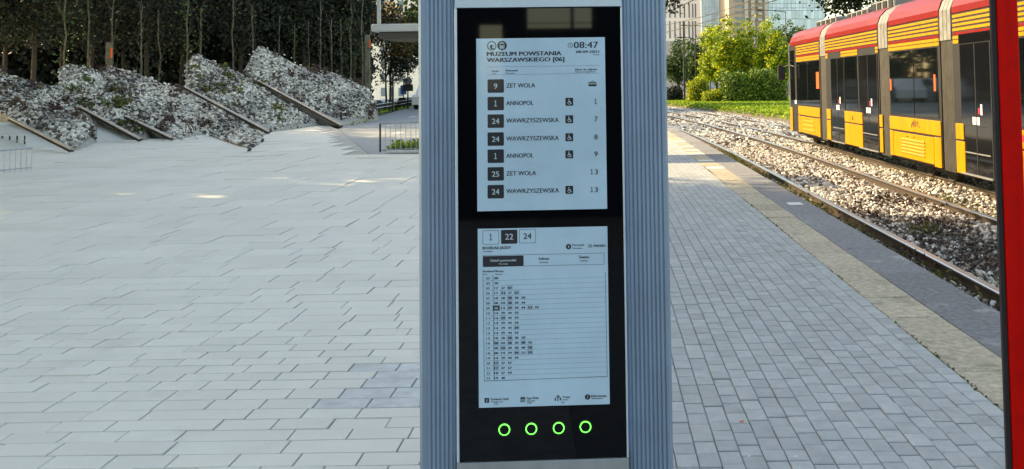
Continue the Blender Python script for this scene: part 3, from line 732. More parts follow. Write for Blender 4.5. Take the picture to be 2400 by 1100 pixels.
def ypanel(y0, y1, z0, z1, m=None, name='yellow_panel'):
    return tb(y0, y1, z0, z1, XT-.016, XT+.006, name, m or M['t_yellow'], .006)
def grille(y0, y1, z0, z1, n=5):
    g_ = ypanel(y0, y1, z0, z1, name='vent_panel')
    dy = y1-y0; h = z1-z0
    for k in range(n):
        zc = z0+h*(.24+.52*k/(n-1))
        pr = [(XT-.016, zc-.018), (XT-.034, zc-.013), (XT-.016, zc+.018)]
        o = MB().prism(pr, lambda a, b, t: (a-TO.x, (y0+dy*.2 if t == 0 else y1-dy*.22)-TO.y, b-TO.z)).build('louvre', M['t_yellow']); o.parent = g_
    for fy in (.45, .62):
        o = MB().box((XT-.024-TO.x, y0+dy*fy-.03-TO.y, z1-h*.14-TO.z), (XT-.015-TO.x, y0+dy*fy+.03-TO.y, z1-h*.10-TO.z)).build('latch', M['t_frame']); o.parent = g_
def door(y0, y1, stick=True):
    d = tb(y0, y1, .07, 1.90, XT-.003, XT+.004, 'door', M['t_door'], .0015)
    ym = (y0+y1)/2
    tb(ym-.012, ym+.012, .08, 1.89, XT-.007, XT-.0032, 'door_seal', M['t_frame'], par=d)
    tb(y0+.01, y1-.01, .735, .75, XT-.0065, XT-.0032, 'door_rail', M['t_frame'], par=d)
    tb(y0-.01, y0+.02, .08, 1.9, XT-.008, XT-.0035, 'door_edge', M['t_frame'], par=d)
    tb(y0, y1, .045, .068, XT-.03, XT+.0, 'door_sill', M['t_silver'], par=d)
    tb(y0+.1, y1-.1, .355, .372, XT-.007, XT-.0033, 'grab_bar', M['t_silver'], par=d)
    if stick:
        s_ = (y1-y0)/1.45
        for dy in (-.17, .02):
            k_ = tb(ym+(dy)*s_, ym+(dy+.14)*s_, .765, .87, XT-.0095, XT-.0075, 'door_sticker', M['sticker'], par=d)
            tb(ym+(dy+.05)*s_, ym+(dy+.10)*s_, .80, .835, XT-.0112, XT-.0097, 'sticker_print', M['sticker_print'], par=d)
        tb(ym-.30*s_, ym-.22*s_, .905, 1.05, XT-.0095, XT-.0075, 'sticker_strip', M['sticker'], par=d)
        tb(ym-.20*s_, ym-.13*s_, .915, 1.00, XT-.016, XT-.0075, 'door_button', M['redbtn'], .002, par=d)
# tram runs from far front (y=26.7) to behind the camera's right edge
yF = ty(1843); y1e = ty(1919); y2s = ty(1932); y2e = ty(2056); y3s = ty(2079); y3e = ty(2200); y4s = ty(2229); y4e = 9.2; y5s = 8.65; y5e = 4.6
module(y1e, yF-.35); module(y2e, y2s); module(y3e, y3s); module(y4e, y4s); module(y5e, y5s)
# cab nose
nose = [(XT+.006, yF-.35), (XT+.05, yF-.1), (XT+.30, yF+.12), (XT+1.17, yF+.28), (XR-.30, yF+.12), (XR-.05, yF-.1), (XR-.006, yF-.35)]
MB().prism(nose, lambda a, b, t: (a-TO.x, b-TO.y, (.05 if t == 0 else 2.365)-TO.z)).build('cab_nose', M['t_black'], tram)
nose2 = [(XT+.006, yF-.35), (XT+.05, yF-.12), (XT+.30, yF+.08), (XT+1.17, yF+.2), (XR-.30, yF+.08), (XR-.05, yF-.12), (XR-.006, yF-.35)]
v = [(a-TO.x, b-TO.y, 2.367-TO.z) for a, b in nose2]+[((a-6.35)*.86+6.35-TO.x, b-.28-TO.y, 2.72-TO.z) for a, b in nose2]
MB().add(v, [(0,1,2,3,4,5,6)[::-1], tuple(range(7, 14))]+[(i, (i+1) % 7, 7+(i+1) % 7, 7+i) for i in range(7)]).build('cab_roof', M['t_red'], tram)
MB().tube([(XT+.0-TO.x, yF-.30-TO.y, .2-TO.z), (XT+.0-TO.x, yF-.28-TO.y, 2.35-TO.z), (XT+.08-TO.x, yF-.4-TO.y, 2.60-TO.z)], .022, 6).build('cab_edge_trim', M['t_silver'], tram)
ypanel(yF-.62, yF-.28, .06, .70)
MB().tube([(XT-.02-TO.x, yF-.25-TO.y, 1.85-TO.z), (XT-.20-TO.x, yF-.1-TO.y, 1.8-TO.z)], .015, 6).build('mirror_arm', M['black_paint'], tram)
MB().box((XT-.30-TO.x, yF-.14-TO.y, 1.45-TO.z), (XT-.10-TO.x, yF-.04-TO.y, 1.86-TO.z), .02).build('mirror', M['black_paint'], tram)
window(yF-.95, yF-.30, .80, 2.25)
# module 1
a, b = ty(1863), ty(1917)
stripes(b, a)
window(b+.02, a-.03); tb(ty(1889)-.01, ty(1889)+.01, .82, 1.88, XT-.006, XT-.0045, 'window_divider', M['t_frame'])
ypanel(b, a-.22, .53, .76); ypanel(b, b+.24, .06, .505); ypanel(a-.40, a-.22, .06, .505)
grille(b+.25, a-.41, .08, .495, 3)
tb(ty(1915)-.05, ty(1915)+.25, 1.22, 1.62, XT-.007, XT-.0045, 'orange_sticker', M['orange'])
tb(ty(1862)-.03, ty(1862)+.2, .80, .90, XT-.007, XT-.004, 'door_sticker', M['sticker'])
# module 2
stripes(ty(2054), ty(1932), low=False)
stripes(ty(2007), ty(1968), upper=False); stripes(ty(2055), ty(2049), upper=False); stripes(ty(1937), ty(1932), upper=False)
door(ty(1975), ty(1944)); window(ty(2006)+.03, ty(1976)-.03); door(ty(2053), ty(2009))
ypanel(ty(1942), ty(1933), .53, .76); ypanel(ty(1942), ty(1933), .06, .505)
ypanel(ty(2016), ty(1975), .53, .76); ypanel(ty(2016), ty(1975), .06, .505)
ypanel(ty(2063), ty(2056), .53, .76); ypanel(ty(2063), ty(2056), .06, .505)
tb(ty(1994)-.04, ty(1994)+.04, .58, .67, XT-.0185, XT-.0165, 'stencil_mark', M['t_frame'])
# module 3
a, b = ty(2080), ty(2196)
stripes(b-.05, a)
window(ty(2138)+.02, a-.06); window(b+.05, ty(2138)-.02)
ypanel(ty(2138)+.006, a, .53, .76); ypanel(b-.05, ty(2138)-.006, .53, .76)
grille(b+.28, a-.22, .07, .495, 5)
ypanel(b-.05, b+.26, .04, .505); ypanel(a-.19, a, .06, .505)
MB().box((XT-.0185-TO.x, ty(2141)-TO.y, .62-TO.z), (XT-.0165-TO.x, ty(2141)+.03-TO.y, .73-TO.z)).build('emblem_stroke', M['t_frame'], tram)
for dz, dy, hh in ((.62,.08,.1),(.65,.14,.05),(.60,.2,.07),(.64,-.08,.06),(.68,-.13,.04),(.61,-.18,.05)):
    tb(ty(2141)+dy, ty(2141)+dy+.035, dz, dz+hh, XT-.0185, XT-.0165, 'emblem_stroke', M['t_frame'])
tb(ty(2187)-.04, ty(2187)+.04, 1.22, 1.48, XT-.007, XT-.0045, 'orange_sticker', M['orange'])
tb(ty(2084)-.04, ty(2084)+.04, 1.22, 1.42, XT-.007, XT-.0045, 'orange_sticker', M['orange'])
# module 4
stripes(ty(2323), ty(2232)); stripes(9.6, ty(2326)-.0)
for pr in ((ty(2319), ty(2247)),): door(*pr)
tb(ty(2320), ty(2245), 1.915, 2.05, XT-.0035, XT+.004, 'door_header', M['t_door'])
ypanel(ty(2252), ty(2234), .53, .76); ypanel(ty(2254), ty(2234), .04, .505)
ypanel(ty(2345), ty(2327), .53, .76); ypanel(ty(2345), ty(2327), .04, .505)
window(9.25, ty(2347)); ypanel(9.25, ty(2347), .53, .76); ypanel(9.25, ty(2347), .04, .505)
stripes(y5e, y5s); window(y5e+.1, y5s-.1); ypanel(y5e, y5s, .53, .76); ypanel(y5e, y5s, .04, .505)
tb(ty(2396), ty(2378), .62, .70, XT-.0185, XT-.0165, 'red_mark', M['redbtn'])
# bellows
def bellows(y0, y1):
    n = 7
    for k in range(n):
        a_ = y0+(y1-y0)*k/n; b_ = y0+(y1-y0)*(k+1)/n
        g_ = (b_-a_)*.12
        pr = [(XT+.05, a_), (XT+.018, a_+g_), (XT+.006, (a_+b_)/2), (XT+.018, b_-g_), (XT+.05, b_)]
        pr2 = pr+[(XR-.05, b_), (XR-.05, a_)]
        MB().prism(pr2, lambda u, w_, t: (u-TO.x, w_-TO.y, (.02 if t == 0 else 1.98)-TO.z)).build('bellows_fold', M['t_bellow'], tram)
    d = y1-y0
    for k in range(3):
        o = extr([(XT+.0, 1.99), (XT+.0, 2.45), (XT+.06, 2.60), (XT+.18, 2.72), (XT+.35, 2.80), (XR-.35, 2.80), (XR-.05, 2.6), (XR, 1.99)], y0+d*(k+.06)/3, y0+d*(k+.94)/3, 'bellows_cover', M['t_bellow_top'])
bellows(y2s+.02, y1e-.02); bellows(y3s+.02, y2e-.02); bellows(y4s+.02, y3e-.02); bellows(y5s+.02, y4e-.02)
# roof equipment
for a_, b_, h_ in ((y1e+.2, y1e+2.3, .16), (y2e+.4, y2e+2.0, .2), (y2e+2.3, y2s-.3, .14), (y3e+.3, y3s-.3, .18)):
    e_ = tb(a_, b_, 2.792, 2.80+h_, XT+.45, XR-.45, 'roof_equipment', M['t_roofgrey'], .02)
    for k in range(4):
        t_ = a_+(b_-a_)*(k+.15)/4; tb(t_, t_+(b_-a_)*.17, 2.82, 2.79+h_-.02, XT+.435, XT+.449, 'equipment_vent', M['t_frame'])
# underframe, bogies, wheels
tb(y5e, yF-.4, -.02, .045, XT+.15, XR-.15, 'underframe', M['t_under'])
for yc in (y1e+1.2, y3s-.9, y3s-2.0+.1, y1e+2.6, 6.0):
    for xw in (RX[2], RX[3]):
        wv = MB().prism([(.30*math.cos(k*math.pi/12), .30*math.sin(k*math.pi/12)) for k in range(24)], lambda a_, b_, t: (xw-.06+t*.12-TO.x, yc+a_-TO.y, .055+b_-TO.z))
        wv.build('wheel', M['t_under'], tram)
    tb(yc-.55, yc+.55, -.10, .08, XT+.30, XT+.38, 'bogie_frame', M['t_under'], .01)

tram.location.z -= .10
# ------------------------------------------------------------------ vegetation
def ell_pts(n, c, r, shell=.55):
    d = rng.normal(0, 1, (n, 3)); d /= np.linalg.norm(d, axis=1)[:,None]
    rad = shell+(1-shell)*rng.random(n)**.6
    return np.asarray(c)+d*np.asarray(r)*rad[:,None]
def tree(name, label, base, crowns, leaf, n, m, trunk_r=.12, bark=None, group=None, limbs=7, clumps=40, clump_r=.35, category='tree', m2=None, frac2=.3):
    base = Vector(base)
    t = thing(name, label, category, base, 0, group)
    top = max(c[0][2]+c[1][2]*.3 for c in crowns)
    cx = sum(c[0][0] for c in crowns)/len(crowns); cy = sum(c[0][1] for c in crowns)/len(crowns)
    mb = MB(); k = 6; pts = []; rr = []
    for i in range(k+1):
        u = i/k; pts.append((u*u*(cx-base.x)+rnd.gauss(0,.02)*(i > 0)*3*trunk_r/.1, u*u*(cy-base.y), (top-base.z)*u)); rr.append(trunk_r*(1-.75*u)*(1.25 if i == 0 else 1))
    mb.tube(pts, rr, 7)
    cc = []
    for c, r in crowns:
        q_ = ell_pts(clumps, c, r, .35); cc.append(q_)
    cc = np.concatenate(cc)
    for i in range(limbs):
        e_ = cc[rnd.randrange(len(cc))]; s_ = Vector(pts[rnd.randint(2, 5)]); e_ = Vector(e_)-base
        if e_.z < s_.z: continue
        mid = s_.lerp(e_, .5)+Vector((0, 0, -.1*(e_-s_).length)); mb.tube([s_, mid, e_], [trunk_r*.4, trunk_r*.25, trunk_r*.06], 5)
    mb.build('trunk', bark or M['bark'], t, smooth=True)
    Vv, Ff = leaves(n, cc-np.array(base), clump_r, leaf)
    link('crown', np_mesh('crown', Vv, Ff), m, t)
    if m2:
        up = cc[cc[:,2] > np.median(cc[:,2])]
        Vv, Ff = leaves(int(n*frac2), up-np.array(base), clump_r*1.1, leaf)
        link('crown', np_mesh('crown', Vv, Ff), m2, t)['label'] = 'upper crown leaves with orange sunlight put into their colour'  # upper leaves carry sunlight as an orange leaf colour
    return t
def E(px, py, Y, rx, rz, ry=None):      # crown ellipsoid from a view direction and distance; radii in metres
    p_ = P(px, py, Y); return ((p_.x, p_.y, p_.z), (rx, ry or rx, rz))

# right side trees beyond the lawn
def rtree(label, px, top, bot, Y, halfw, m, n=5200, **kw):
    mpp = Y/F; pb = P(px, 250, Y); zb_ = gz(pb.x, Y); ct = P(px, (top+bot)/2, Y)
    rz = (bot-top)/2*mpp; rx = halfw*mpp
    return tree('park_tree', label, (pb.x, Y, float(zb_)), [((ct.x, Y, ct.z), (rx, rx, rz)), ((ct.x-rx*.35, Y, ct.z-rz*.35), (rx*.8, rx*.8, rz*.6)), ((ct.x+rx*.3, Y, ct.z-rz*.2), (rx*.8, rx*.8, rz*.6))],
                .26, n, m, .13, group='trees beyond the lawn', clump_r=.24, clumps=34, **kw)
rtree('tall yellow-green sunlit tree in the middle behind the dark hedge', 1722, 30, 200, 84, 46, M['leaf_yellow'], n=8500)
rtree('pale yellow-green tree left of the tallest sunlit one, over the round bush', 1680, 62, 205, 88, 36, M['leaf_yellow'], n=6000)
rtree('bright yellow tree touching the front end of the tram', 1812, 42, 220, 82, 42, M['leaf_yellow'], n=7500)
rtree('dark green tree between the two brightest yellow crowns', 1768, 52, 195, 100, 40, M['leaf_mid'])
rtree('green tree behind the tram front under the street lamp', 1852, 16, 170, 104, 50, M['leaf_mid'])
rtree('dark green tree beside the black mast, left of the yellow trees', 1636, 78, 214, 94, 28, M['leaf_mid'], n=4500)
rtree('slender dark green tree nearest the kiosk edge', 1592, 92, 205, 98, 30, M['leaf_mid'], n=5500)
rtree('orange-tipped tree peeking above the dark green ones', 1664, 58, 135, 110, 24, M['leaf_yellow'], n=2500)
pD = P(2010, 20, 62)
tree('park_tree', 'large dark tree rising above the tram roof', (pD.x, 62, -.15), [((pD.x, 62, pD.z+3), (3.6, 3, 3.4)), ((pD.x+2.6, 63, pD.z+2), (2.6, 2, 2.4)), ((pD.x-1, 62, pD.z+2), (2.2, 2, 2.2))], .3, 7000, M['leaf_dark'], .25, group='trees beyond the lawn', clump_r=.5)
pO = P(1450, 40, 36)
tree('street_tree', 'dark branch tips hanging into view at the kiosk top right edge', (pO.x, 36, 0), [((pO.x, 36, 5.7), (2.2, 2.2, 1.9)), ((pO.x+1.3, 36, 5.1), (1.1, 1.1, 1.0))], .17, 5000, M['leaf_dark'], .14, clump_r=.28)
# hedge and bushes
def leafy_block(name, label, x0, x1, y0, y1, z0, z1, n, leaf, m, rnd_=.25, cat='hedge'):
    t = thing(name, label, cat, ((x0+x1)/2, (y0+y1)/2, z0))
    cx, cy, hx, hy, h = 0, 0, (x1-x0)/2, (y1-y0)/2, z1-z0
    # superellipsoid surface points
    d = rng.normal(0, 1, (n, 3)); d /= np.abs(d).max(1)[:,None]**.75*np.linalg.norm(d, axis=1)[:,None]**.25
    d[:,2] = np.abs(d[:,2]); s_ = rng.uniform(.70, 1.02, (n, 1)); d = d*s_
    pts = d*np.array([hx, hy, h]); pts[:,2] += rng.normal(0, .06, n)
    lump = 1+.07*np.sin(pts[:,0]*2.1)+.05*np.sin(pts[:,0]*5.3+1)
    pts[:,2] *= lump
    Vv, Ff = leaves(n, pts, .0, leaf); 
    a = rng.permutation(n)
    k = n
    Vv, Ff = leaves(k, pts, .05, leaf)
    link('foliage', np_mesh('foliage', Vv, Ff), m, t)
    core = MB().box((-hx*.78, -hy*.72, 0), (hx*.78, hy*.72, h*.74), .22).build('branch_core', M['bark'], t)
    return t
def lb(name, label, px0, px1, top, Y, dy, n, leaf, m, cat='hedge'):
    a = P(px0, 240, Y); b = P(px1, 240, Y); z0 = float(gz((a.x+b.x)/2, Y)); zt = P((px0+px1)/2, top, Y).z
    leafy_block(name, label, a.x, b.x, Y, Y+dy, z0, zt, n, leaf, m, cat=cat)
lb('hedge', 'long dark green clipped hedge with a bright sunlit top', 1694, 1852, 168, 70, 3.5, 24000, .17, M['leaf_hedge'])
lb('bush', 'round yellow-green clipped bush left of the hedge', 1614, 1664, 184, 73, 1.9, 5000, .14, M['leaf_yellow'], 'bush')
lb('bush', 'low yellow bush between the round bush and the hedge', 1648, 1704, 214, 71, 1.5, 3500, .13, M['leaf_yellow'], 'bush')
lb('bush', 'dark low bush beside the kiosk edge', 1560, 1602, 206, 78, 2.5, 3500, .16, M['leaf_dark'], 'bush')
# lawn
n = 95000
Yg = rng.uniform(26, 84, n); Xg = rng.uniform(8.45, 24, n)+curve_x(Yg)*1.0
keep = rng.random(n) < np.clip(1.2-(Xg/26), .25, 1); Xg, Yg = Xg[keep], Yg[keep]
cg = np.stack([Xg, Yg, gz(Xg, Yg)+.05], -1)
Vv, Ff = leaves(len(cg), cg, .02, .14); 
lw = link('lawn', np_mesh('lawn', Vv, Ff), M['grass']); tag(lw, 'bright sunlit lawn beside the far rail', 'grass', kind='stuff')
tv = []; tf = []
for i, Y_ in enumerate(np.arange(20, 100, 4.0)):
    c = float(curve_x(Y_)); tv += [(8.75+c, Y_, -.146), (60+c, Y_, -.146)]
    if i: k = 2*i; tf.append((k-2, k-1, k+1, k))
tu = MB().add(tv, tf).build('lawn_soil', M['turf']); tag(tu, kind='structure')

# ------------------------------------------------------------------ ballast banks at the left
def bankP(px, py, push=0.0):
    yb = 352-67*px/870.0; yh = 198+.0139*(1410-px)
    if py > yb-1: q_ = G(px, py, .03+push*.1); return q_
    Y = 2951/(yb-yh)+(yb-py)/170*6.0-push
    return P(px, py, Y)
heaps = [
 ('rough ballast heap at the far left edge, cut by a pale rail', [(-70,150),(0,168),(70,190),(150,208),(205,262),(218,320),(178,350),(150,338),(80,296),(20,272),(-70,235)]),
 ('second ballast heap from the left with dark weeds', [(138,162),(160,150),(235,168),(300,212),(345,300),(335,326),(250,286),(188,251),(140,226)]),
 ('broad central ballast heap with a dark brown middle', [(236,165),(262,156),(320,172),(378,196),(440,212),(545,255),(625,302),(604,336),(585,345),(556,338),(480,312),(405,325),(293,272),(240,246)]),
 ('peaked ballast heap right of the central one', [(436,150),(458,128),(500,145),(560,170),(640,222),(745,290),(690,300),(630,307),(535,259),(434,204)]),
 ('tallest peaked ballast heap in front of the dark trees', [(572,165),(605,108),(645,125),(700,155),(780,170),(865,208),(880,250),(850,278),(800,292),(700,244),(606,192)]),
]
from mathutils.geometry import delaunay_2d_cdt
def inside(x, y, poly):
    c = np.zeros(len(x), bool); j = len(poly)-1
    for i in range(len(poly)):
        xi, yi = poly[i]; xj, yj = poly[j]
        c ^= ((yi > y) != (yj > y)) & (x < (xj-xi)*(y-yi)/(yj-yi+1e-9)+xi); j = i
    return c
def edge_dist(x, y, poly):
    d = np.full(len(x), 1e9)
    for i in range(len(poly)):
        a = np.array(poly[i], float); b = np.array(poly[(i+1) % len(poly)], float); ab = b-a
        t = np.clip(((x-a[0])*ab[0]+(y-a[1])*ab[1])/(ab@ab), 0, 1)
        d = np.minimum(d, np.hypot(x-a[0]-t*ab[0], y-a[1]-t*ab[1]))
    return d
bkp = [bankP(x, y) for x, y in ((-140,361),(815,288),(800,262),(560,258),(-140,290))]
MB().add([tuple(p_+Vector((0,.35,-.05))) for p_ in bkp]+[(p_.x, p_.y+6, -.3) for p_ in bkp], [(0,1,2,3,4)]+[(i, (i+1) % 5, 5+(i+1) % 5, 5+i) for i in range(5)]).build('embankment', M['slab'])['kind'] = 'structure'
for hi, (lab, poly) in enumerate(heaps):
    pv = [(x, y) for x, y in poly]
    x0, x1 = min(p_[0] for p_ in pv), max(p_[0] for p_ in pv); y0, y1 = min(p_[1] for p_ in pv), max(p_[1] for p_ in pv)
    gx, gy = np.meshgrid(np.arange(x0, x1, 9.0), np.arange(y0, y1, 9.0)); gx = gx.ravel(); gy = gy.ravel()
    gx = gx+rng.uniform(-2, 2, len(gx)); gy = gy+rng.uniform(-2, 2, len(gy))
    ins = inside(gx, gy, pv) & (edge_dist(gx, gy, pv) > 4); gx, gy = gx[ins], gy[ins]
    pts2 = [Vector(p_) for p_ in pv]+[Vector((a, b)) for a, b in zip(gx, gy)]
    vs_, es_, fs_, *_r = delaunay_2d_cdt(pts2, [(i, (i+1) % len(pv)) for i in range(len(pv))], [], 1, 1e-4)
    vx = np.array([v_.x for v_ in vs_]); vy = np.array([v_.y for v_ in vs_])
    ed = edge_dist(vx, vy, pv)
    top = [bankP(a, b, .15*hi*.3+min(.5, e_*.02)) for a, b, e_ in zip(vx, vy, ed)]
    org = Vector((sum(p_.x for p_ in top)/len(top), sum(p_.y for p_ in top)/len(top), 0))
    ht = thing('ballast_heap', lab, 'gravel heap', org, group='ballast heaps at the left')
    npv = len(pv)
    vv = [tuple(p_-org) for p_ in top]; nb = len(vv)
    ring = [i for i in range(npv)]
    vv += [(top[i].x-org.x, top[i].y-org.y+.9, max(-.3, top[i].z-1.0)) for i in ring]
    ff = [tuple(f_) for f_ in fs_]+[(ring[i], ring[(i+1) % npv], nb+(i+1) % npv, nb+i) for i in range(npv)]+[tuple(nb+i for i in range(npv))]
    MB().add(vv, ff).build('soil', M['heap_soil'], ht)
    N = int(len(gx)*9.0*9.0/11.0)
    qx = rng.uniform(x0, x1, N*3); qy = rng.uniform(y0, y1, N*3); k = inside(qx, qy, pv); qx, qy = qx[k][:N], qy[k][:N]
    jt = rng.random(len(qx)) < .3; qx = qx+rng.normal(0, 5, len(qx))*jt; qy = qy+rng.normal(0, 4, len(qx))*jt
    ed = edge_dist(qx, qy, pv)
    pts = np.array([bankP(a, b, .15*hi*.3+min(.5, e_*.02)+.03) for a, b, e_ in zip(qx, qy, ed)])
    mid = (np.sin(qx*.021+hi)+np.sin(qy*.06+qx*.03)+rng.normal(0, .7, len(qx)) > .75) | ((ed < 9) & (rng.random(len(qx)) < .3))
    s_ = rng.uniform(.07, .17, len(qx))
    stones('stones', pts[~mid]-np.array(org), s_[~mid], M['stone'], ht)
    stones('dark_stones', pts[mid]-np.array(org), s_[mid], M['stone_dirty'], ht)
    kk = rng.choice(len(pts), 14)
    cw = np.repeat(pts[kk]-np.array(org), 30, 0)+rng.normal(0, .10, (420, 3)); cw[:,2] += .05
    Vv, Ff = leaves(900, cw, .03, .11); o_ = link('weeds', np_mesh('weeds', Vv, Ff), M['weed_green'] if hi % 2 else M['weed_red'], ht); tag(o_, kind='stuff')
for lab, a, b in (('pale rail lying down the far left ballast heap', (21,276), (168,350)), ('pale rail between the far left heap and the second heap', (186,250), (328,326)),
                  ('pale rail below the second heap, reaching the paving', (293,272), (402,323)), ('long pale rail under the peaked heap right of centre', (431,203), (630,309)),
                  ('pale rail along the foot of the tallest heap', (606,190), (800,294))):
    p0 = bankP(*a, .62); p1 = bankP(*b, .62)
    t = thing('old_rail', lab, 'rail', p1, group='rails lying on the ballast heaps'); d = p0-p1
    side = Vector((1, 0, 0)); up = d.cross(side).normalized(); side = up.cross(d).normalized()
    if up.z < 0: up = -up
    def rb(u0, u1, h0, h1, name, m):
        v = [side*u+up*h+d*t_ for t_ in (0, 1) for u, h in ((u0,h0),(u1,h0),(u1,h1),(u0,h1))]
        MB().add(v, [(0,1,2,3),(7,6,5,4),(0,4,5,1),(1,5,6,2),(2,6,7,3),(3,7,4,0)]).build(name, m, t)
    rb(-.05, .05, -.06, -.045, 'foot', M['rail_side']); rb(-.012, .012, -.045, -.005, 'web', M['rail_side']); rb(-.036, .036, -.005, .02, 'head', M['rail_old'])

# dark wood behind the banks
wood = [(-70,34),(10,37),(75,34),(150,39),(215,35),(290,38),(350,34),(420,37),(490,40),(560,35),(640,39),(705,36),(770,38),(835,35)]
desc = ['just outside the left edge', 'at the left edge above the first heap', 'second from the left edge', 'above the gap after the first heap', 'left of the pale brown post', 'right of the pale brown post',
        'above the central heap', 'left of the peaked heap', 'above the peaked heap', 'between the two highest heaps', 'behind the tallest heap peak', 'right of the tallest heap peak', 'left of the pale thin trunks', 'rightmost of the dark wood']
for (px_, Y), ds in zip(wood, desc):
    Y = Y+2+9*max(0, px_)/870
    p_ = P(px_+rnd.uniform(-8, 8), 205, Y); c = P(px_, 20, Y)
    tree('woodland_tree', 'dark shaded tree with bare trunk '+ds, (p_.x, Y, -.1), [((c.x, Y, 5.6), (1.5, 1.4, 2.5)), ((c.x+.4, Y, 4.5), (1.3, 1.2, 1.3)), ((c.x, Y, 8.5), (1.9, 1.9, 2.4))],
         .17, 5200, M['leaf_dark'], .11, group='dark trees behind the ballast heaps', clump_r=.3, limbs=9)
thin = [150,205,262,330,372,440,470,545,592,655,690,722,752,778,800,822,850,868]
for i, px_ in enumerate(thin):
    Y = 32+rnd.random()*4+9*px_/870; p_ = P(px_, 205, Y); mb = MB(); h = rnd.uniform(4.2, 6)
    pts = [(rnd.gauss(0, .022)*(k > 0), rnd.gauss(0, .02), h*k/8) for k in range(9)]
    t = thing('young_tree', 'thin pale-barked young tree in the dark wood', 'tree', (p_.x, Y, -.1), group='thin pale trunks in the dark wood')
    for k in range(5):
        a_ = Vector(pts[3+k]); mb.tube([a_, a_+Vector((rnd.uniform(-.16,.16), rnd.uniform(-.2,.2), .35)), a_+Vector((rnd.uniform(-.28,.28), 0, .9))], [.012, .008, .003], 4)
    mb.tube(pts, [.05*(1-.08*k) for k in range(9)], 6); mb.build('trunk', M['bark_pale'], t)
    cc = np.array([pts[k] for k in range(3, 9)])
    Vv, Ff = leaves(220, cc, .32, .13); link('crown', np_mesh('crown', Vv, Ff), M['leaf_mid'] if i % 5 == 0 else M['leaf_dark'], t)
# dense undergrowth mass closing the view behind the trunks
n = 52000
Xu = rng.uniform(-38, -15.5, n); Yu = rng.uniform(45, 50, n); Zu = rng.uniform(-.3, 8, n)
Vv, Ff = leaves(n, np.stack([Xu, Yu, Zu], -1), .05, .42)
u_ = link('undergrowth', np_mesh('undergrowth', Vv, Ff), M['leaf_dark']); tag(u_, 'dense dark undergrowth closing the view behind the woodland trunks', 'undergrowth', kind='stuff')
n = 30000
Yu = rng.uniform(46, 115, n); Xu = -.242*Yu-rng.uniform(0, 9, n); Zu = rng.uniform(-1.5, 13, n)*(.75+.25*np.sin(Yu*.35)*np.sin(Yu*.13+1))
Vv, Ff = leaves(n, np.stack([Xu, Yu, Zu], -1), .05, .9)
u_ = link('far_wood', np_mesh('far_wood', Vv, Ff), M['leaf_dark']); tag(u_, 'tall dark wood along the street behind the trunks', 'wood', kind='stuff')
# pale brown posts with orange reflectors
for px_, t0, b0, lab in ((255, 100, 165, 'pale brown post standing between dark trees above the second heap'), (861, 82, 170, 'pale brown post right of the tallest heap, orange reflector on it')):
    Yp = 31.5+9*px_/870
    a_ = P(px_, t0, Yp); b_ = P(px_, b0, Yp)
    t = thing('marker_post', lab, 'post', (b_.x, Yp, 0), group='brown marker posts')
    MB().box((-.10, -.06, 0), (.10, .06, a_.z), .015).build('shaft', M['bark_pale'], t)
    MB().box((.085, -.085, a_.z-.55), (.15, -.058, a_.z-.2), .004).build('reflector', M['orange'], t)

# unseen trees added to shade the paving, the first few to darken window reflections
for i, (x_, y_, h_) in enumerate([(-10.8,64,8),(-7.6,66,9),(-4.4,64.5,8),(-1.6,67,9),(-9.5,-3,11),(-11,1.5,12),(-9.8,5.2,11),(-11.6,8.6,12),(-10.6,10.2,10),(-13.5,4,13),(-14,10.5,11),(-12.6,12.8,13),(-13.2,15.6,15),(-14.0,18.8,15),(-16.5,17.2,15),(-16.8,22.5,9.5),(-20.0,27.5,11),(-18.5,24.5,9.5),(-23,22,11),(-23.5,30,12.5),(-25,33.5,13),(-27,25,12),(-21,19.5,9)]):
    tree('street_tree', 'unseen leafy tree added left of the paved square to shade it' if i > 3 else 'hidden leafy tree added behind the kiosk to darken tram window reflections', (x_, y_, -.05), [((x_, y_, h_*.68), (2.7, 2.7, h_*.26)), ((x_+.8, y_+.6, h_*.8), (2.2, 2.2, h_*.2)), ((x_-.5, y_-.8, h_*.56), (2.3, 2.3, h_*.15))],
         0.36, 6500, M['leaf_mid'], .16, group='unseen shade trees added left of the square' if i > 3 else 'hidden trees added beyond the kiosk', clump_r=.55, clumps=55)

# ------------------------------------------------------------------ left: roadside between wood and kiosk
c = P(925, 150, 56)
tree('street_tree', 'dark street tree with sunlight painted orange on its upper leaves beside the kiosk, over the guard rail', (P(912, 240, 56).x, 56, -.2), [((c.x, 56, c.z), (1.15, 1.1, 1.35)), ((c.x-.2, 56, c.z+1.6), (1.1, 1, 1.2)), ((c.x+.55, 56, c.z+.3), (.8, .8, 1.0))],
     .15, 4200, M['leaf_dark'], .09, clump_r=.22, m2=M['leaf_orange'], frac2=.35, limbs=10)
c = P(905, 45, 75)
tree('street_tree', 'tree top above the steel beam, orange sunlight put into its leaf colour', (c.x, 75, -.9), [((c.x, 75, c.z), (1.2, 1.1, 1.3)), ((c.x-.8, 75, c.z-.3), (.9, .9, 1.1))], .2, 2200, M['leaf_orange'], .09, clump_r=.25)  # the orange leaf colour stands in for sunlight on this crown
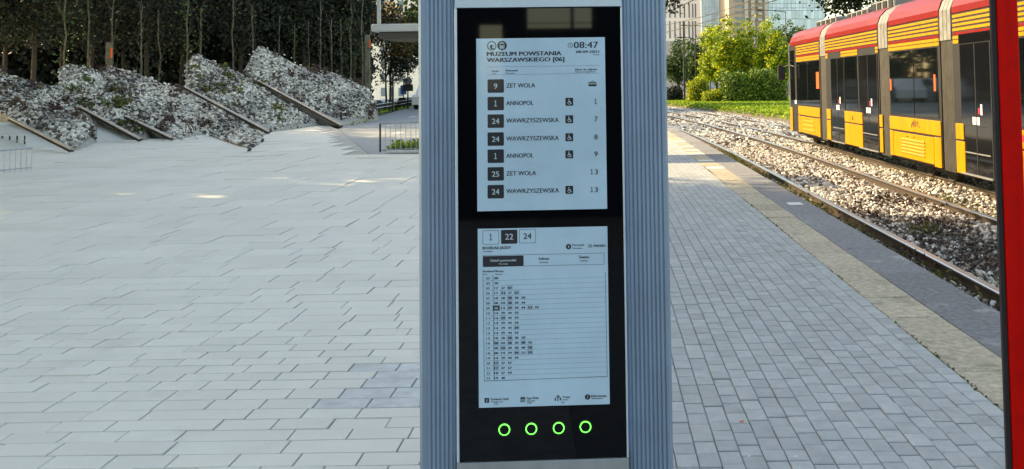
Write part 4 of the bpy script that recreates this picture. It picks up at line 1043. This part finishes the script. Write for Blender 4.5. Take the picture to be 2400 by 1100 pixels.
# guard rail fence curving along the road
gpts = [(800,292),(830,285),(862,268),(900,261),(940,253),(985,243)]
gr = thing('guard_fence', 'low black fence with two white rails along the road edge', 'fence', G(862, 268))
go = gr.location.copy()
gw = [G(a, b) for a, b in gpts]
for s_ in range(len(gw)-1):
    a_, b_ = gw[s_]-go, gw[s_+1]-go; L_ = (b_-a_).length; k = max(2, int(L_/.9))
    for q_ in range(k):
        p_ = a_.lerp(b_, q_/k); MB().box((p_.x-.03, p_.y-.03, 0), (p_.x+.03, p_.y+.03, .44)).build('fence_post', M['black_paint'], gr)
    for z_, m_ in ((.42, M['white_paint']), (.24, M['white_paint'])):
        MB().tube([a_+Vector((0,0,z_)), b_+Vector((0,0,z_))], .022, 6).build('rail', m_, gr)
    for q_ in range(k*5):
        p_ = a_.lerp(b_, (q_+.5)/(k*5))
        MB().box((p_.x-.008, p_.y+.03, .03), (p_.x+.008, p_.y+.04, .4)).build('bar', M['black_paint'], gr)
vg = []
for s_ in range(len(gw)-1):
    for q_ in range(60): 
        p_ = gw[s_].lerp(gw[s_+1], rnd.random()); vg.append((p_.x+rnd.uniform(-.1,.5), p_.y+rnd.uniform(-.2,1.2), .04))
p0 = G(920, 352)
for q_ in range(700): vg.append((p0.x+rnd.uniform(-.05, 1.2)*1.0, p0.y+rnd.uniform(.05, .7), rnd.uniform(0, .06+.06*rnd.random())))
Vv, Ff = leaves(len(vg)*2, np.array(vg), .05, .10); o_ = link('verge_grass', np_mesh('verge_grass', Vv, Ff), M['grass']); tag(o_, 'green grass tufts along the road verge and behind the steel railing', 'grass', kind='stuff')
# steel railing
def railing(label, pts, h, step, first_thick=True):
    o_ = Vector(pts[0]); t = thing('steel_railing', label, 'railing', o_, group='thin steel railings')
    for s_ in range(len(pts)-1):
        a_, b_ = Vector(pts[s_])-o_, Vector(pts[s_+1])-o_; L_ = (b_-a_).length; k = max(1, round(L_/step))
        MB().tube([a_+Vector((0,0,h)), b_+Vector((0,0,h))], .013, 6).build('top_rail', M['galv'], t)
        MB().tube([a_+Vector((0,0,.04)), b_+Vector((0,0,.04))], .011, 6).build('bottom_rail', M['galv'], t)
        for q_ in range(k+1):
            p_ = a_.lerp(b_, q_/k); MB().tube([p_, p_+Vector((0,0,h))], .02 if (q_ == 0 and s_ == 0) else .0065, 6).build('baluster' if q_ or s_ else 'end_post', M['galv'] if q_ or s_ else M['black_paint'], t)
railing('thin upright steel railing beside the kiosk, in front of the road', [G(891, 357), G(1010, 351)], .57, .108)
railing('faint thin steel railing at the far left edge of the paving', [G(-60, 412), G(74, 398)], .36, .11)
lf = thing('guard_fence', 'short black fence with white rails at the far left edge', 'fence', G(-20, 345))
for z_ in (.15, .27): MB().tube([(-.8, .2, z_), (.9, -.1, z_)], .02, 6).build('rail', M['white_paint'], lf)
for k in range(9): MB().box((-.75+k*.2-.012, .17-k*.035, 0), (-.75+k*.2+.012, .2-k*.035, .27)).build('bar', M['black_paint'], lf)
# kerb below railing
a_ = G(893, 358); MB().box((a_.x+.1, a_.y+.02, -.012), (-1.9, a_.y+.16, .035), .008).build('grass_kerb', M['slab_worn'])['kind'] = 'structure'

# shelter roof beam seen left of the kiosk
Yb = 18.0; zb0 = P(920, 90, Yb).z; zb1 = P(920, 74, Yb).z; zb2 = P(920, 56, Yb).z; xa = P(872, 70, Yb).x; xb = -.6
sh = thing('shelter_roof', 'flat steel roof edge of a tram shelter, left of the kiosk', 'shelter', (xa, Yb, 0))
MB().box((0.1, .1, zb0), (xb-xa, 1.6, zb1-.003), .01).build('fascia', M['beam_dark'], sh)
MB().box((-.02, 0, zb1), (xb-xa, 1.7, zb2), .02).build('roof_beam', M['beam'], sh)
for x_ in (xb-xa-.2, (xb-xa)*.62+.3): MB().box((x_-.05, .7, 0), (x_+.05, .8, zb0)).build('support_post', M['black_paint'], sh)
MB().box((.08, .05, zb2), (.14, .11, zb2+.7)).build('upright', M['beam'], sh)
# sign pole and mast
def pole_thing(name, label, px, top, Y, r, cat='pole'):
    p_ = P(px, 240, Y); z0 = float(gz(p_.x, Y)); zt = P(px, top, Y).z
    t = thing(name, label, cat, (p_.x, Y, z0)); MB().tube([(0,0,0), (0,0,zt-z0)], [r, r*.7], 8).build('shaft', M['black_paint'], t); return t, z0
t, z0 = pole_thing('sign_pole', 'dark roadside pole with a round sign above a square one, near the kiosk', 956, 95, 58, .045, 'sign')
zz = P(956, 191, 58).z-z0; MB().disc((.02, zz), .25, -.07, -.05, 24).build('round_sign', M['sign_back'], t)
zz = P(956, 206, 58).z-z0; MB().box((-.28, -.07, zz-.2), (.32, -.05, zz+.2)).build('square_sign', M['black_paint'], t)
t, z0 = pole_thing('sign_pole', 'second dark pole with a small blue square sign, left of the round sign', 946, 185, 64, .035, 'sign')
zz = P(946, 211, 64).z-z0; MB().box((-.2, -.06, zz-.3), (.2, -.045, zz+.3)).build('square_sign', M['sign_blue'], t)
pole_thing('lamp_mast', 'dark mast beside the street tree over the guard fence', 921, 165, 54, .06, 'mast')
t, z0 = pole_thing('overhead_line_mast', 'black overhead line mast standing among the green trees', 1605, 50, 82, .09, 'mast')
for px_, top, Y, lab, ln in ((1632,90,90,'small street lamp with a double arm above the dark green tree',1.2),(1666,61,100,'street lamp with a long arm in front of the blue glass tower',2.4),(1846,26,95,'street lamp with a long arm above the bright yellow tree',2.4)):
    t, z0 = pole_thing('street_lamp', lab, px_, top, Y, .06, 'street lamp'); zt = P(px_, top, Y).z-z0
    MB().tube([(0,0,zt-.1), (-ln*.6,0,zt+.08), (-ln,0,zt+.1)], .035, 6).build('arm', M['black_paint'], t)
    MB().box((-ln-.5, -.12, zt+.04), (-ln+.05, .12, zt+.14), .02).build('lamp_head', M['black_paint'], t)
    if ln < 2: MB().tube([(0,0,zt-.1), (ln,0,zt+.1)], .035, 6).build('arm', M['black_paint'], t)
# overhead wires
def wire(label, x, z, y0=6, y1=120, r=.016):
    pts = [(x+float(curve_x(y_)), y_, z-.25*math.sin(math.pi*((y_-6) % 38)/38)*(r < .03)) for y_ in np.linspace(y0, y1, 60)]
    o_ = MB().tube(pts, r, 5).build('overhead_wire', M['black_paint']); tag(o_, label, 'wire', 'overhead tram wires')
wire('lower overhead wire above the tram roof', 6.36, 5.72, r=.032)
wire('upper overhead wire above the tram roof', 6.40, 6.35, r=.026)
wire('lower outer overhead wire crossing the blue glass building', 10.4, 5.55, r=.032)
wire('upper outer overhead wire crossing the beige flats', 10.4, 6.2, r=.026)

# ------------------------------------------------------------------ cars in the lower street
def car(label, px, py, Y, m, rz, grp='cars on the street behind the guard fence'):
    p_ = P(px, py, Y); z0 = float(gz(p_.x, Y))
    t = thing('parked_car', label, 'car', (p_.x, Y, z0+.09), rz, grp)
    prof = [(-2.1,.28),(-2.12,.75),(-1.95,.88),(-1.35,.95),(-.75,1.42),(.75,1.44),(1.35,1.0),(2.0,.86),(2.15,.6),(2.1,.28)]
    MB().prism(prof, lambda a, b, tt_: (a, -.85+1.7*tt_, b)).build('body', m, t)
    for s_ in (-1, 1):
        MB().prism([(-1.15,.98),(-.70,1.36),(.68,1.37),(1.12,1.0)], lambda a, b, tt_: (a, s_*(.852+.006*tt_), b)).build('side_window', M['b_dark'], t)
        for x_ in (-1.35, 1.3):
            MB().prism([(x_+.32*math.cos(k*math.pi/8), .31+.32*math.sin(k*math.pi/8)) for k in range(16)], lambda a, b, tt_: (a, s_*(.70+.18*tt_), b)).build('wheel', M['tyre'], t)
    MB().add([(1.34,-.72,1.02),(1.34,.72,1.02),(.79,.66,1.40),(.79,-.66,1.40)], [(0,1,2,3)]).build('windscreen', M['b_dark'], t).location = (.02, 0, .02)
    for s_ in (-.6, .6): MB().box((2.06, s_-.16, .62), (2.16, s_+.16, .78), .02).build('headlight', M['sticker'], t)
car('pale blue car behind the guard fence, left of the others', 884, 240, 112, M['car_blue'], R(-8))
car('white car behind the guard fence, between the two poles', 912, 240, 120, M['car_white'], R(-5))
car('small white car partly hidden behind the sign pole', 936, 240, 130, M['car_white'], R(-10))
car('dark car nearest the kiosk with its light front', 966, 246, 78, M['car_dark'], R(-60))

leafy_block('hedge', 'hidden tall shrub row added beyond the kiosk to darken the tram window reflections', -13, -.8, 70, 72, -1.2, 3.9, 9000, .4, M['leaf_dark'])  # hidden shrubs added so the tram windows mirror something dark
for q_, (cx_, cm_, rz_) in enumerate(((-10.1, 'car_white', 84), (-7.9, 'car_white', 96), (-5.2, 'car_dark', 12))):
    c_ = P(1410+cx_/59*F, 214, 59)
    car(('white car on the road behind the kiosk, seen mirrored in the tram window', 'second white car on the road hidden behind the kiosk', 'dark car on the road hidden behind the kiosk')[q_], 1410+cx_/59*F, 214, 59, M[cm_], R(rz_))
# ------------------------------------------------------------------ buildings
def wbox(px0, px1, top, Y, depth, name, m, par, z0=-2.0, o_=Vector((0,0,0))):
    a_ = P(px0, 200, Y); b_ = P(px1, 200, Y); zt = P((px0+px1)/2, top, Y).z
    return MB().box((a_.x-o_.x, Y-o_.y, z0-o_.z), (b_.x-o_.x, Y+depth-o_.y, zt-o_.z)).build(name, m, par)
def facade_piece(meshes, key, px0, px1, py0, py1, Y, proud, name, m, par, o_, thick=.3):
    a_ = P(px0, py1, Y); b_ = P(px1, py0, Y)
    me = meshes.get(key)
    if me is None:
        me = MB().box((-.5, -.5, -.5), (.5, .5, .5)).mesh(name); me.materials.append(m); meshes[key] = me
    q_ = bpy.data.objects.new(name, me); col.objects.link(q_); q_.parent = par
    q_.scale = (b_.x-a_.x, thick, b_.z-a_.z); q_.location = ((a_.x+b_.x)/2-o_.x, Y-proud+thick/2-o_.y-.0, (a_.z+b_.z)/2-o_.z); return q_
ms = {}
# white tower
Y = 230; o_ = Vector((P(1600, 200, Y).x, Y, -2)); b = thing('office_tower', 'white tower with narrow dark vertical window slots', 'building', o_)
wbox(1545, 1646, -190, Y, 20, 'wall', M['b_white'], b, o_=o_); 
facade_piece(ms, 'base', 1545, 1645, 96, 225, Y, .5, 'podium', M['b_base'], b, o_)
for r0, r1 in ((50,90),(9,42),(-35,1)):
    for x_ in (1559,1570,1582,1594,1604,1615,1623.5,1630): facade_piece(ms, 'slot', x_-1.1, x_+1.1, r0, r1, Y, .12, 'window', M['b_dark'], b, o_)
# glass tower
def glass_building(px0, px1, Y, label, step, rows, top=-160):
    o_ = Vector((P((px0+px1)/2, 200, Y).x, Y, -2)); b = thing('glass_building', label, 'building', o_)
    wbox(px0, px1, top, Y, 25, 'wall', M['b_mull'], b, o_=o_)
    x_ = px0+.6
    while x_ < px1-step*.5:
        for r0, r1 in zip(rows, rows[1:]): facade_piece(ms, 'gp', x_+.5, min(px1, x_+step)-.3, r0+.6, r1-.5, Y, .2, 'pane', M['b_glass'], b, o_)
        x_ += step
glass_building(1647, 1712, 262, 'blue glass tower right of the white one', 6.6, [-40,-12,19,35,57,80,103,130])
glass_building(1800, 1935, 270, 'pale blue glass block behind the yellow trees and tram front', 9.0, [-30,-8,9,19,25,45,70,100,130])
# flats
Y = 215; o_ = Vector((P(1755, 200, Y).x, Y, -2)); b = thing('apartment_block', 'beige block of flats with balconies between the two glass buildings', 'building', o_)
wbox(1712, 1800, -150, Y, 18, 'wall', M['b_beige'], b, o_=o_)
for r in range(-3, 12):
    y0 = r*14-4
    facade_piece(ms, 'win', 1722, 1734, y0+2, y0+9, Y, .1, 'window', M['b_win'], b, o_)
    facade_piece(ms, 'win', 1738, 1747, y0+2, y0+9, Y, .1, 'window', M['b_win'], b, o_)
    facade_piece(ms, 'win', 1752, 1757, y0+2, y0+9, Y, .1, 'window', M['b_win'], b, o_)
    facade_piece(ms, 'win', 1768, 1775, y0+2, y0+9, Y, .1, 'window', M['b_win'], b, o_)
    facade_piece(ms, 'win', 1785, 1793, y0+2, y0+9, Y, .1, 'window', M['b_win'], b, o_)
    q_ = facade_piece(ms, 'bal', 1759, 1767, y0+7, y0+12, Y, 1.3, 'balcony', M['b_pale'], b, o_, 1.3)
    q_ = facade_piece(ms, 'bal', 1776, 1784, y0+7, y0+12, Y, 1.3, 'balcony', M['b_pale'], b, o_, 1.3)
for x_ in (1748.5, 1764, 1795): facade_piece(ms, 'pil', x_, x_+2.5, -60, 200, Y, .5, 'pilaster', M['b_pale'], b, o_)
# cream building at left
Y = 190; o_ = Vector((P(950, 200, Y).x, Y, -2)); b = thing('cream_building', 'bright cream building above the steel beam, left of the kiosk', 'building', o_)
wbox(868, 1120, -170, Y, 15, 'wall', M['b_cream'], b, o_=o_)
for r in range(-3, 7):
    for x_ in (893, 912, 934, 985): facade_piece(ms, 'cw', x_, x_+11, r*34+2, r*34+22, Y, .1, 'window', M['b_win'] if x_ < 930 else M['b_cream'], b, o_)
# long low block closing the horizon
o_ = Vector((0, 330, -2)); b = thing('distant_block', 'long pale building closing the view far down the tracks', 'building', o_)
MB().box((-70, 0, 0), (70, 15, 15)).build('wall', M['b_base'], b)
for k in range(40): MB().box((-68+k*3.4, -.1, 8), (-66+k*3.4, .1, 10)).build('window', M['b_win'], b)

# ------------------------------------------------------------------ unseen wall added behind the camera, shaped for the black glass reflections
sb = thing('reflection_wall', 'unseen dark wall added behind the viewpoint to shape the kiosk glass reflections', 'shelter', (-.5, -4, 0))
def sbx(x0, x1, z0, z1, name='panel', m=None): MB().box((x0+.5, 0, z0), (x1+.5, .08, z1), .004).build(name, m or M['reflection_dark'], sb)
ox0, ox1, oz0, oz1 = -.15, .49, 1.86, 2.12
sbx(-2.9, -.62, .0, 3.2); sbx(-.40, ox0, .0, 3.2); sbx(-.619, -.401, .0, .9); sbx(-.619, -.401, 1.9, 3.2); sbx(ox1, 2.2, .0, 3.2); sbx(ox0+.001, ox1-.001, .0, oz0); sbx(ox0+.001, ox1-.001, oz1, 3.2)
MB().box((-.02, -.02, oz0), (.015, .02, oz1)).build('mullion', M['beam'], sb).location = (.80, 0, 0)
MB().box((ox0+.5, .02, oz0+.05), (ox1+.5, .035, oz0+.058)).build('cable', M['black_paint'], sb)
